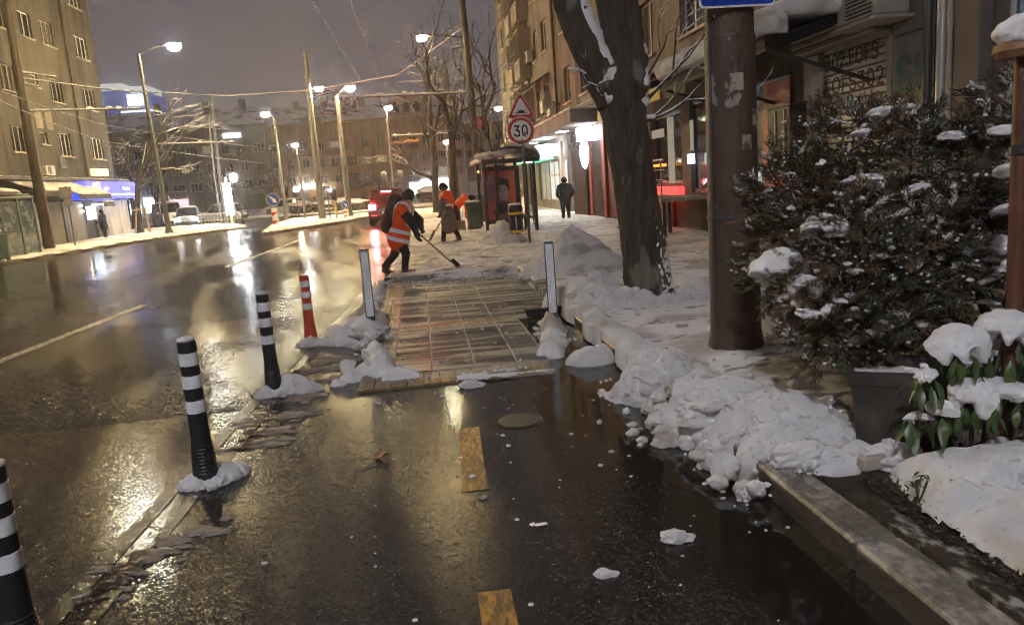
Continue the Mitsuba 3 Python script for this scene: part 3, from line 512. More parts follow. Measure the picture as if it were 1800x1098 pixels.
add('snow_crumbs', crumbs(46, (1.2, 1.5, 4.2, 4.75), .035, 300) + crumbs(50, (1.22, 1.5, 5.1, 5.5), .03, 400) + crumbs(30, (1.35, 1.6, 3.0, 4.2), .014, 500), 'snow', smooth=True, kind='stuff', label='crumbs of snow fallen from the bank into the gutter')
add('snow_crumbs', crumbs(90, (-.35, 1.0, 6.3, 13), .018, 600, .032) + crumbs(120, (-.4, 1.6, 12.6, 13.3), .03, 800, .032) + crumbs(26, (.2, .95, 6.26, 6.34), .022, 950, .03), 'snow', smooth=True, kind='stuff', label='crumbs of snow left on the swept slabs')
add('snow_strip', heap(.18, 1.02, 6.12, 6.34, .008, lambda X, Y: (0.014 + .045 * np.clip(1 - ((Y - 6.2 - .02 * np.sin(X * 9)) / .06) ** 2, 0, 1) * np.clip(2.4 * nz(X, Y, 6, 90) - .5, .25, 1), .019 + 0 * X)), 'snow', smooth=True, kind='stuff', label='line of snow on the front lip of the platform')
gb = np.random.default_rng(15)
bits = []
for k in range(70):
    x, y = gb.uniform(-.9, 1.2), gb.uniform(2.6, 6.0); r = .004 + .012 * gb.random() ** 4
    bits.append(blob((x, y, r * .4), (r * 1.5, r, r * .8), k, .35, 1))
add('snow_crumbs', bits, 'heaped_snow', smooth=True, kind='stuff', label='scattered bits of snow on the wet cycle lane')
for (x, y, r), lb in (((.27, 6.0, .06), 'lump of snow on the wet asphalt in front of the platform'), ((1.0, 3.05, .045), 'icy crumb of snow lying on the dark asphalt near the kerb'), ((.62, 2.83, .03), 'small ball of snow on the asphalt right of the near yellow dash')):
    add('snow_lump', [blob((x, y, r * .3), (r * 1.4, r, r * .7), int(x * 99), .5, 3), blob((x + r * 1.3, y - r * .2, r * .2), (r, r * .6, r * .4), 5, .5, 2)], 'snow', smooth=True, label=lb, cat='snow lump')
# other ground under snow: the left pavement, the traffic island, the square beyond
def snowed(poly, z, name, res, lab=None):
    P = Polygon(poly); x0, y0, x1, y1 = P.bounds
    import shapely
    def fn(X, Y):
        ins = shapely.contains_xy(P.buffer(-res * .3), X, Y)
        return np.where(ins, z + .03 + .07 * nz(X, Y, .9, 33) + .04 * (nz(X, Y, 3.3, 34, 3) - .5), -1), z + 0 * X
    add(name, slab(P, -.05, z), 'stone_grey', kind='structure')
    add('snow_cover', heap(x0, x1, y0, y1, res, fn, 0), 'snow_street', smooth=True, kind='stuff', label=lab)
snowed([(-15.6, -12), (-15.4, 29), (-14.3, 38.9), (-13.0, 43), (-11.1, 46.6), (-10.8, 47.6), (-11.6, 51), (-14, 57), (-17, 60), (-34, 62), (-34, -12)], .12, 'pavement', .22, 'thin snow on the pavement before the corner house')
snowed([(-7.6, 37.2), (-7.2, 37.05), (-6.0, 40.2), (-4.5, 44.2), (-3.3, 50), (-3.0, 56), (-9.2, 56), (-8.8, 46)], .13, 'traffic_island', .14, 'snow on the traffic island')
snowed([(-60, 74), (-13, 70), (-1.6, 60), (-1.2, 66), (20, 66), (20, 135), (-90, 135)], .12, 'square', .6, 'snow over the park square')
# ---------------------------------------------------------------- street lamps and the trolley-wire poles
def street_lamp(base, head, label, top=None, mat='lamp_warm', pole_r=(0.10, 0.06), size=0.30, pole='galvanised', host=None, cat='street lamp'):
    t = host or thing('street_lamp', label, cat, 'street lamps')
    b, h = np.array(base, float), np.array(head, float)
    top = np.array(top if top is not None else (b[0], b[1], h[2] - 0.25), float)
    if pole and not host:
        add('pole', tube([b, b + (top - b) * 0.33, b + (top - b) * 0.66, top], np.linspace(*pole_r, 4), 12), pole, t, smooth=True)
        add('base_plate', lathe([(pole_r[0] * 1.7, -.02), (pole_r[0] * 1.7, .04), (pole_r[0] * 1.05, .35), (pole_r[0] * .9, .36)], 12, b), pole, t, smooth=40)
    d = h - top; n2 = np.linalg.norm(d[:2])
    if n2 > 0.05: add('arm', tube([top, top + d * [0.5, 0.5, 0.75], h], 0.035, 8), pole or 'dark_steel', t, smooth=True)
    u = np.array([*(d[:2] / n2), 0]) if n2 > 0.05 else np.array([1.0, 0, 0]); rz = math.atan2(u[1], u[0]); s = size / 0.30
    prof = [(0.13, 0.0), (0.14, 0.012), (0.12, 0.04), (0.07, 0.055), (1e-3, 0.06)]
    k = add('head', moved(lathe(prof, 20), h, rz, s=(2.0 * s, 1.25 * s, 1.2 * s)), 'galvanised', t, smooth=40)
    lens = [(1e-3, -0.24), (0.06, -0.232), (0.11, -0.195), (0.145, -.13), (0.15, -0.07), (0.135, -0.004)]
    add('lens', moved(lathe(lens, 20), h, rz, s=(1.7 * s, 1.2 * s, 1.1 * s)), mat, t, smooth=False)
    return t
def snowy_arm(t, a, b, r=.028, drop=()):
    a, b = np.array(a, float), np.array(b, float); add('arm', rod(a, b, r), 'galvanised', t, smooth=True)
    n = 14; s = np.linspace(.04, 1, n); g = np.random.default_rng(int(abs(a[1] * 10)))
    add('snow', [tube(a + (b - a) * s[:, None] + [0, 0, r + .015], g.uniform(.022, .045, n), 7)] + [blob(a + (b - a) * q + [0, 0, r + .05], (.13, .06, .07), int(q * 50), .4, 2) for q in drop], 'snow_plain', t, smooth=True)
    for q in drop: p = a + (b - a) * q; add('hanger', [rod(p, p - [0, 0, .35], .015, 5), rod(p - [.18, 0, .33], p + [.18, 0, -.37], .012, 5)], 'dark_steel', t)
TP = thing('trolley_pole', 'tall rust-brown trolley wire pole before the shuttered shops on the left', 'pole', 'trolley wire poles')
add('shaft', tube([(-16.72, 36, 0), (-16.72, 36, 4), (-16.70, 36, 8), (-16.66, 36, 11.6)], [.235, .21, .18, .15], 16), 'post_brown', TP, smooth=True)
snowy_arm(TP, (-16.7, 36, 6.2), (-11.85, 36, 6.02), drop=(.55, .72, .8)); snowy_arm(TP, (-16.7, 36, 7.85), (-15.2, 36, 7.55)); snowy_arm(TP, (-16.6, 36, 7.35), (-16.0, 36, 7.2))
t = thing('span_lamp', 'lamp hung on a wire high over the left lanes, above the photo', 'street lamp'); street_lamp((-12.1, 29.75, 0), (-12.1, 29.75, 11.2), '', host=t, size=.45, mat='lamp_row')
t = street_lamp((-14.2, 44.5, 0.1), (-12.49, 44.5, 10.36), 'lamp on the straight grey pole by the corner house, biggest glow in the sky', (-14.4, 44.5, 9.93), pole_r=(.15, .08), size=.45, mat='lamp_row')
snowy_arm(t, (-14.25, 44.5, 5.1), (-9.9, 44.5, 4.92), drop=(.55, .83, .95))
street_lamp((-13.5, 13, 0.1), (-11.4, 13, 10.6), 'warm street lamp of the same row nearer on the left, outside the photo', None, pole_r=(.15, .08))
street_lamp((-5.0, -6, 0.0), (-2.4, -5, 8.2), 'white street lamp of the row behind the photographer', None, mat='lamp_street', pole_r=(.15, .08))
t = thing('trolley_pole', 'tallest pale concrete trolley pole at the middle of the square', 'pole', 'trolley wire poles')
add('shaft', tube([(-6.13, 48.4, 0), (-6.1, 48.4, 5), (-6.02, 48.4, 10.3)], [.24, .20, .12], 16), 'concrete_pale', t, smooth=True)
street_lamp((-6.1, 48.4, 0), (-5.46, 48.4, 8.18), '', (-6.05, 48.4, 7.95), host=t, size=.34, mat='lamp_square')
street_lamp((-4.55, 49.7, 0), (-3.68, 49.7, 8.28), 'lamp above the pale pole right of the tallest trolley pole', (-4.55, 49.7, 7.75), size=.38, pole='concrete_pale', pole_r=(.20, .11), mat='lamp_square')
street_lamp((-9.3, 54, 0), (-9.85, 54, 7.46), 'lamp bent to the left on a thin pole behind the blue arrow sign', (-9.3, 54, 7.05), size=.36, pole_r=(.13, .07), mat='lamp_square')
street_lamp((-7.95, 53.5, 0), (-8.06, 53.5, 5.23), 'low lamp on a short pole left of the tallest trolley pole', None, size=.28, pole_r=(.09, .06), mat='lamp_square')
street_lamp((-1.7, 54.3, 0), (-1.55, 54.3, 7.41), 'lamp on a thin pole beside the dark trunk over the crew', None, size=.33, pole_r=(.10, .06), mat='lamp_square')
street_lamp((2.5, 60, 0), (2.55, 60, 5.16), 'small lamp over the distant warning signs', None, size=.33, pole_r=(.09, .05), mat='lamp_square')
street_lamp((4.6, 45, 0.12), (5.1, 45, 6), 'lamp close to the house front beside the speed sign', (4.6, 45, 5.8), size=.28, mat='lamp_small', pole_r=(.08, .05))
TR = thing('trolley_pole', 'dark trolley pole standing behind the bus shelter', 'pole', 'trolley wire poles')
add('shaft', tube([(2.43, 30, 0), (2.40, 30, 4), (2.32, 30, 8.6), (2.28, 30, 11)], [.17, .15, .12, .11], 14), 'brown_pole', TR, smooth=True)
snowy_arm(TR, (2.33, 30, 5.15), (-1.75, 30, 5.22), drop=(.08, .62, .85)); snowy_arm(TR, (2.3, 30, 6.9), (1.75, 30, 6.8))
street_lamp((2.3, 30, 0), (.66, 30, 7.35), '', (2.33, 30, 7.2), host=TR, size=.25)
t = thing('trolley_pole', 'thin trolley pole with a snowy arm behind the crew', 'pole', 'trolley wire poles')
add('shaft', tube([(2.6, 50, 0), (2.5, 50, 9)], [.13, .09], 12), 'brown_pole', t, smooth=True); snowy_arm(t, (2.5, 50, 5.0), (-1.4, 50, 5.08), drop=(.7, .93))
for (x, y, h, r, lb) in ((-15.6, 63, 9.9, .19, 'thick pale pole behind the white lit banner'), (-15.25, 60, 8.1, .09, 'thin pole left of the white lit banner'), (-22.0, 58, 6.4, .08, 'thin grey pole beyond the tree with the wooden guard')):
    t = thing('pole', lb, 'pole'); add('shaft', tube([(x, y, 0), (x, y, h * .5), (x + .15, y, h)], [r, r * .85, r * .6], 12), 'concrete_pale', t, smooth=True)
# a lamp hung on a span wire over the lane, and the snow-covered wires
t = thing('span_lamp', 'lamp hung over the lane from a span wire, above the photo', 'street lamp'); street_lamp((0, 22, 0), (0.0, 22, 8.3), '', host=t, size=.19)
def wire(name, label, pts, r, snow=0.0, sag=.0):
    t = thing(name, label, 'wire', 'overhead wires'); p = np.array(pts, float); n = 40; s = np.linspace(0, 1, n); q = np.stack([np.interp(s, np.linspace(0, 1, len(p)), p[:, i]) for i in range(3)], 1); q[:, 2] -= sag * 4 * s * (1 - s)
    add('cable', tube(q, r, 5), 'dark_steel', t)
    if snow: add('snow', tube(q + [0, 0, r + snow * .5], np.random.default_rng(n).uniform(.5, 1.1, n) * snow, 5), 'snow_plain', t, smooth=True)
wire('span_wire', 'snow-laden span wire sagging across the street', [(-16.7, 36, 7.6), (-12.8, 36, 6.84), (-8.11, 36, 6.32), (-4.34, 36, 6.35), (-.43, 36, 6.81), (2.35, 30, 7.6)], .012, .032)
wire('trolley_wire', 'left trolley wire running along the street overhead', [(-1.75, 10, 5.55), (-1.75, 16, 5.48), (-2.0, 34, 6.3)], .009, .010)
wire('trolley_wire', 'right trolley wire running along the street overhead', [(-1.0, 10, 5.5), (-1.0, 16, 5.44), (-1.17, 34, 6.5)], .009, .010)
wire('house_wire', 'thin cable from the left edge to the corner house', [(-14.66, 30, 6.2), (-17.06, 46, 6.7), (-11, 62, 5.5)], .012, .008, .3)
wire('house_wire', 'lower thin cable along the corner house', [(-14.9, 30, 5.95), (-17.6, 46, 5.9), (-12, 64, 4.5)], .012, .008, .3)
wire('house_wire', 'wire that holds the lamp over the lane, above the photo', [(-18.6, 31, 12.2), (-12.1, 29.75, 11.4), (0, 22, 8.5), (6.5, 26, 9.6)], .008)
# the white lit banner with its globe lamp, reflected far down the wet road
t = thing('lit_banner', 'glowing white banner on a post with a globe lamp, beside the railing on the left', 'banner')
add('post', tube([(-13.45, 56, 0), (-13.55, 56, 3.4)], .10, 12), 'white_frame', t, smooth=True); add('banner', box(-13.78, -13.22, 55.93, 56.0, .75, 3.0), 'glow_bright', t); add('globe', trimesh.creation.icosphere(3, .30).apply_translation((-12.95, 56, 3.35)), 'lamp_cool', t, smooth=True)
t = thing('park_lamp', 'white globe lamp in the park behind the blue arrow sign', 'lamp', 'globe lamps in the park'); add('post', rod((-10.3, 66, 0), (-10.3, 66, 2.1), .05), 'dark_steel', t); add('globe', trimesh.creation.icosphere(3, .22).apply_translation((-10.3, 66, 2.3)), 'globe_white', t, smooth=True)
t = thing('park_lamp', 'small orange globe lamp low in the park', 'lamp', 'globe lamps in the park'); add('post', rod((-10.7, 67, 0), (-10.7, 67, 1.2), .04), 'dark_steel', t); add('globe', trimesh.creation.icosphere(2, .15).apply_translation((-10.7, 67, 1.35)), 'glow_yellow', t, smooth=True)
# ---------------------------------------------------------------- posts along the cycle lane
def bollard(x, y, h, body, label, lean=(0, 0), cap=True):
    t = thing('bollard', label, 'bollard', 'flexible bollards along the separator'); M = T().translate([x, y, 0]).rotate([0, 1, 0], lean[0]).rotate([1, 0, 0], lean[1])
    f = h / .88; pr = [(.074, 0), (.078, .02), (.072, .05)]
    for k in range(9): z = .07 + k * .021; r = .070 - .0015 * k; pr += [(r, z), (r + .004, z + .006), (r + .004, z + .012), (r, z + .016)]
    pr += [(.055, .28), (.052, .60), (.052, .865), (.048, .88), (1e-3, .88)]
    add('post', lathe([(a, b * f) for a, b in pr], 28), body, t, smooth=35, to_world=M)
    for z in (.45, .60, .735):
        add('band', lathe([(.0525, z * f), (.0545, z * f + .002), (.0545, (z + .076) * f - .002), (.0525, (z + .076) * f)], 28), 'reflective_white', t, smooth=35, to_world=M)
    if cap: add('snow_cap', moved(blob((0, 0, 0), (.050, .048, .022), int(y * 9), .25, 3, .3), (0, 0, h + .004)), 'heaped_snow', t, smooth=True, to_world=M)
bollard(-1.60, 2.71, .80, 'black_rubber', 'black bollard cut off by the left edge of the photo', (0.5, 0))
bollard(-1.415, 4.44, .88, 'black_rubber', 'black bollard with three white bands nearest the yellow dashes')
bollard(-1.385, 6.43, .87, 'black_rubber', 'farther black bollard with a white wedge of snow at its foot')
bollard(-1.355, 8.50, .79, 'orange_plastic', 'red bollard with three white bands', cap=False)
def marker(x, y, z0, z1, label, rz):
    t = thing('studded_marker', label, 'marker post', 'upright marker posts of the stop platform'); M = T().translate([x, y, 0]).rotate([0, 0, 1], rz)
    w = .051; add('post', box(-w, w, -.02, .02, z0, z1, .010), 'slate_plastic', t, to_world=M)
    zb = z0 + .17
    add('face', box(-w + .010, w - .010, -.0225, -.0195, zb, z1 - .018, .001), 'marker_face', t, to_world=M)
    s = [box(-w + .0185 + i * .0163 - .0072, -w + .0185 + i * .0163 + .0072, -.0250, -.0228, zb + .012 + j * .0163 - .0072, zb + .012 + j * .0163 + .0072, .0018) for i in range(5) for j in range(int((z1 - .03 - zb) / .0163))]
    add('stud', s, 'stud_white', t, kind='stuff', to_world=M)
marker(-.665, 8.43, .10, 1.03, 'white studded marker post in the snow left of the platform', 6)
marker(1.315, 7.81, .06, .995, 'white studded marker post at the gap by the kerb', -8)
t = thing('rubber_edging', 'black rubber edging strip behind the right marker post', 'edging strip')
add('strip', upright([(-.25, .12), (-.22, .03), (-.05, .0), (.12, .0), (.22, .06), (.25, .13), (.16, .125), (.02, .115), (-.12, .115)], 0, .05, (1.37, 8.66, .02)), 'black_rubber', t)
t = thing('dead_leaf', 'curled brown leaf lying on the wet cycle lane', 'leaf')
lv = trimesh.creation.icosphere(3); v = lv.vertices * [.055, .034, .010]; v[:, 2] += .9 * v[:, 1] ** 2 / .06 + .012 * np.sin(v[:, 0] * 60); v[:, 0] *= 1 - 4 * np.abs(v[:, 1]) * (v[:, 0] > 0)
add('blade', moved(mesh(v, lv.faces), (-.38, 4.53, .02), .4), 'leaf_brown', t, smooth=True); add('stalk', tube([(-.44, 4.51, .02), (-.48, 4.50, .025), (-.51, 4.47, .02)], .003, 6), 'leaf_brown', t)
t = thing('paper_scrap', 'small white scrap of paper on the asphalt between the yellow dashes', 'scrap of paper')
add('sheet', [moved(box(-.03, .03, -.012, .012, 0, .003), (.44, 3.36, .004), .1), moved(box(-.012, .012, -.01, .012, 0, .006), (.40, 3.36, .006), .5)], 'sign_white', t)

# ---------------------------------------------------------------- the concrete pole with the blue sign
t = thing('concrete_pole', 'thick stained concrete pole with a pale strap between the tree and the bush', 'pole')
cp = lathe([(.232, .10), (.228, .16), (.208, .30), (.202, 1.3), (.196, 2.63), (.186, 2.66), (.178, 9.0), (1e-3, 9.0)], 40, (2.55, 5.92, 0)).subdivide().subdivide()
d = cp.vertices - [2.55, 5.92, 0]; d[:, 2] = 0; d /= np.linalg.norm(d, axis=1, keepdims=True) + 1e-9
cp.vertices += d * (.010 * (meshkit.fbm(cp.vertices * [9, 9, 5], 4, 3) - .5))[:, None]
add('shaft', cp, 'post_concrete', t, smooth=50)
add('strap', lathe([(.206, 1.225), (.213, 1.227), (.213, 1.252), (.206, 1.254)], 40, (2.55, 5.92, 0)), 'galvanised', t, smooth=40)
add('conduit', tube([(2.352, 5.86, .12), (2.354, 5.86, 1.5), (2.362, 5.86, 4)], .013, 8), 'galvanised', t, smooth=True)
cy = lathe([(.184, 2.68), (.1845, 2.80)], 40, (2.55, 5.92, 0)); add('paper', cut(cy, (cy.vertices[:, 1] < 5.85) & (cy.vertices[:, 0] < 2.66)), 'old_paper', t, label='torn pale paper pasted round the pole')
g = np.random.default_rng(4)
for k in range(4):
    a = -1.57 + g.uniform(-1.1, 1.1); z = g.uniform(1.35, 2.45); r = .2035 - (z - 1.3) * .004
    cy = lathe([(r, z), (r + .001, z + g.uniform(.04, .13))], 60, (2.55, 5.92, 0)); an = np.arctan2(cy.vertices[:, 1] - 5.92, cy.vertices[:, 0] - 2.55)
    add('paper', cut(cy, np.abs(an - a) < g.uniform(.12, .3)), 'old_paper', t)
t = thing('blue_road_sign', 'blue road sign with a white rim fixed high on the concrete pole', 'road sign')
rr = lambda w, h, r: Polygon([(-w + r, -h + r), (w - r, -h + r), (w - r, h - r), (-w + r, h - r)]).buffer(r)
add('plate', upright(rr(.30, .30, .035), 0, .004, (2.52, 5.69, 3.12), .0), 'sign_white', t); add('field', upright(rr(.284, .284, .028), 0, .002, (2.52, 5.687, 3.12)), 'sign_blue', t)
each('bracket', [box(2.40, 2.64, 5.695, 5.75, z, z + .03) for z in (2.95, 3.25)], 'galvanised', t)

# ---------------------------------------------------------------- bare trees
def frost(m, amp, thr, mask, s=9.0, seed=0):
    """the snow that sticks to a fine mesh where mask (per vertex, 0..1) allows it"""
    n = m.vertex_normals; o = amp * (meshkit.fbm(m.vertices * s, 4, seed) * 2 * mask - thr)
    return cut(mesh(m.vertices + n * np.clip(o, -.01, None)[:, None], m.faces), o > 0)
class Tree:
    def __init__(self, seed): self.g = np.random.default_rng(seed); self.limbs, self.twigs, self.snow = [], [], []
    def limb(self, p, r, n=10): self.limbs.append(tube(p, r, n))
    def white(self, p, r, k=1.0):
        p, r = np.asarray(p, float), np.broadcast_to(r, (len(p),)); d = np.gradient(p, axis=0); d /= np.linalg.norm(d, axis=1, keepdims=True) + 1e-9
        flat = np.clip(1.15 - np.abs(d[:, 2]), 0, 1); flat[0] *= .3; flat[-1] *= .5
        q = p + np.array([0, 0, 1.0]) * (r * .75)[:, None]; w = (r * .75 + .008 * k) * flat * self.g.uniform(.55, 1.35, len(p)) + 1e-4
        self.snow.append(tube(q, w, 6))
    def grow(self, p, d, L, r, depth, up=.25, snow=1.0, spread=.7):
        g = self.g; n = 5 if depth > 1 else 4; pts = [np.array(p, float)]; d = np.array(d, float) / np.linalg.norm(d)
        for _ in range(n - 1):
            d = d + g.normal(0, .16, 3) + np.array([0, 0, up * .22]); d /= np.linalg.norm(d); pts.append(pts[-1] + d * L / (n - 1))
        rr = np.linspace(r, r * (.55 if depth > 0 else .3), n); (self.limbs if r > .035 else self.twigs).append(tube(pts, rr, 8 if r > .035 else 4))
        if snow: self.white(pts, rr, snow)
        if depth == 0: return
        for k in range(g.integers(2, 4) if depth > 1 else g.integers(2, 5)):
            t = g.uniform(.45, 1) if k else 1.0; i = min(int(t * (n - 1)), n - 2); q = pts[i] + (pts[i + 1] - pts[i]) * (t * (n - 1) - i)
            a = g.normal(0, 1, 3); a -= a @ d * d; a /= np.linalg.norm(a); e = d + a * g.uniform(.5, 1) * spread * 1.3
            self.grow(q, e, L * g.uniform(.6, .85), r * g.uniform(.45, .62), depth - 1, up, snow, spread)
    def build(self, label, group=None, mat='bark', name='tree', key=None):
        t = key or thing(name, label, 'tree', group)
        add('trunk', self.limbs, mat, t, smooth=True)
        if self.twigs: add('crown', self.twigs, mat, t, kind='stuff')
        if self.snow: add('snow', self.snow, 'snow_plain', t, kind='stuff', smooth=True)
        return t
big = Tree(7)
def barky(p, r, n=40, m=60, seed=1, amp=.03):
    p, r = np.asarray(p, float), np.asarray(r, float); s = np.linspace(0, 1, len(p)); u = np.linspace(0, 1, m)
    from scipy.interpolate import PchipInterpolator as PI
    q = tube(PI(s, p)(u), PI(s, r)(u), n); nv = q.vertex_normals; v = q.vertices
    q.vertices = v + nv * (amp * 2 * (meshkit.fbm(v * [9, 9, 2.2], 4, seed) - .5) + amp * 1.2 * (meshkit.fbm(v * [26, 26, 5], 3, seed + 5) - .5))[:, None]; return q
trunk = barky(n=110, m=150, p=[(2.64, 8.54, .0), (2.63, 8.54, .18), (2.58, 8.54, .7), (2.48, 8.54, 1.65), (2.41, 8.54, 2.25), (2.38, 8.54, 2.6), (2.36, 8.54, 2.85)], r=[.36, .30, .262, .232, .255, .29, .20])
stem_l = barky([(2.30, 8.54, 2.45), (2.12, 8.56, 2.85), (1.90, 8.58, 3.4), (1.72, 8.6, 4.0), (1.5, 8.7, 5.2), (1.1, 8.9, 6.6)], [.20, .195, .175, .165, .14, .08], 30, 50, 2)
stem_r = barky([(2.44, 8.54, 2.4), (2.46, 8.52, 2.8), (2.40, 8.5, 3.3), (2.32, 8.5, 4.0), (2.4, 8.4, 5.2), (2.6, 8.2, 6.8)], [.22, .235, .23, .21, .17, .09], 30, 50, 3)
big.limbs += [trunk, stem_l, stem_r]
for p, d, L, r in (((2.62, 8.45, 2.42), (.9, -.1, .75), .75, .022), ((2.66, 8.46, 2.22), (1, -.05, .12), .62, .02), ((2.64, 8.44, 2.2), (1, -.1, .5), .6, .016), ((2.2, 8.4, 2.3), (-.7, -.3, .6), .3, .014), ((2.60, 8.4, 2.6), (.8, -.2, 1.0), .6, .014), ((1.75, 8.6, 3.9), (-1, .2, .9), 1.4, .05), ((2.4, 8.4, 4.6), (1, -.2, .8), 1.6, .06), ((1.4, 8.8, 5.4), (-.7, .5, 1), 1.6, .06), ((2.5, 8.3, 6), (.5, -.6, 1), 1.6, .06)):
    big.grow(p, d, L, r, 3, .3, .9)
v = stem_l.vertices; big.snow.append(frost(stem_l, .075, .58, np.clip((v[:, 0] - np.interp(v[:, 2], [2.4, 2.85, 3.4, 4], [2.3, 2.12, 1.9, 1.72])) / .12, 0, 1) * (v[:, 1] < 8.66) * np.clip((v[:, 2] - 2.55) * 3, 0, 1), 11, 3))
v = trunk.vertices; big.snow.append(frost(trunk, .024, .98, np.clip((v[:, 0] - 2.42 - .14 * (1.2 - v[:, 2])) / .16, 0, 1) * np.clip((1.45 - v[:, 2]), 0, 1) ** .3, 30, 4))
v = stem_r.vertices; big.snow.append(frost(stem_r, .035, .95, np.clip((v[:, 0] - 2.52) / .1, 0, 1) * (v[:, 2] < 3.1), 14, 5))
big.snow += [blob((2.22, 8.36, 2.52), (.07, .06, .10), 3, .5), blob((2.24, 8.37, 2.70), (.08, .06, .12), 4, .5), blob((2.68, 8.42, 2.25), (.07, .05, .025), 5, .5), blob((2.60, 8.32, 2.42), (.04, .03, .05), 6, .5)]
big.build('big old street tree with a forked trunk, snow in its fork', name='tree')

# ---------------------------------------------------------------- the snow-laden evergreens and their planter
def spray(seed):
    g = np.random.default_rng(seed); q = []
    def strip(a, b, w):
        a, b = np.array(a, float), np.array(b, float); d = b - a; s = np.cross(d, [0, 0, 1.0]); s = s / (np.linalg.norm(s) + 1e-9) * w; n = np.array([0, 0, w * .5])
        q.append(mesh([a - s * .6, a + s * .6, (a + b) / 2 + s + n, (a + b) / 2 - s + n, b], [(0, 1, 2), (0, 2, 3), (3, 2, 4)]))
    strip((0, 0, 0), (0, 1, .0), .03)
    for k in range(9):
        y = .12 + k * .095; s = (-1) ** k; L = (.42 - .30 * y) * g.uniform(.8, 1.2); e = (s * L * .75, y + L * .75, g.normal(0, .06))
        strip((0, y, 0), e, .030)
        for j in (.45, .75): strip((e[0] * j, y + (e[1] - y) * j, e[2] * j), (e[0] * j + s * .10, y + (e[1] - y) * j + .17, e[2] + g.normal(0, .05)), .026); strip((e[0] * j, y + (e[1] - y) * j, e[2] * j), (e[0] * j - s * .02, y + (e[1] - y) * j + .18, e[2] + g.normal(0, .05)), .024)
    return join(q)
SPRAYS = [spray(s) for s in range(5)]
def placed(src, c, d, size, roll, g):
    """copies of template meshes under many frames, as one mesh"""
    vs, fs, at = [], [], 0
    for i in range(len(c)):
        m = src[i % len(src)]; y = d[i] / np.linalg.norm(d[i]); ref = np.array([0, 0, 1.0]) if abs(y[2]) < .95 else np.array([1.0, 0, 0])
        x = np.cross(y, ref); x /= np.linalg.norm(x); z = np.cross(x, y); x, z = x * math.cos(roll[i]) + z * math.sin(roll[i]), z * math.cos(roll[i]) - x * math.sin(roll[i])
        vs.append(m.vertices * size[i] @ np.stack([x, y, z]) + c[i]); fs.append(m.faces + at); at += len(m.vertices)
    return mesh(np.vstack(vs), np.vstack(fs))
PUFFS = [blob((0, 0, 0), (1, .9, .55), s, .45, 2, fr=2.2) for s in range(4)]
def puff(c, r, seed, n=9, droop=.0):
    """a soft cap of snow that sags at its rim"""
    m = trimesh.creation.icosphere(4); v = m.vertices.copy(); g = np.random.default_rng(seed); a = np.arctan2(v[:, 1], v[:, 0]); q = np.hypot(v[:, 0], v[:, 1])
    d = 1 + .55 * (meshkit.fbm(v * 1.3 + seed * 3.1, 3, seed) - .5) + .22 * (meshkit.fbm(v * 4.5 + seed, 3, seed + 1) - .5) + .05 * (meshkit.fbm(v * 14 + seed, 2, seed + 2) - .5)
    v = v * d[:, None] * [1.05, .95, .72]; lobe = np.clip(2.2 * (meshkit.noise(np.stack([np.cos(a) * 1.8, np.sin(a) * 1.8, 0 * a + seed], -1), seed) - .38), 0, 1)
    v[:, 2] = np.where(v[:, 2] < 0, v[:, 2] * (.25 + (.35 + droop * 1.6) * lobe * np.clip(q * 1.6 - .3, 0, 1)), v[:, 2])
    if r < .09: v = v * [g.uniform(.9, 1.9), g.uniform(.55, 1.0), .75]
    z = g.uniform(0, 6.3); v = v @ trimesh.transformations.rotation_matrix(g.normal(0, .18 if r > .09 else .45), [1, .3, 0])[:3, :3].T @ trimesh.transformations.rotation_matrix(z, [0, 0, 1])[:3, :3].T
    out = [mesh(v * r + np.array(c), m.faces)]
    if n and r < .09: out += [puff(np.array(c) + g.normal(0, r * .5, 3) * [1, 1, .5], r * g.uniform(.3, .6), seed + 7000 * k, 0, droop) for k in (1, 2, 3)]
    return join(out)
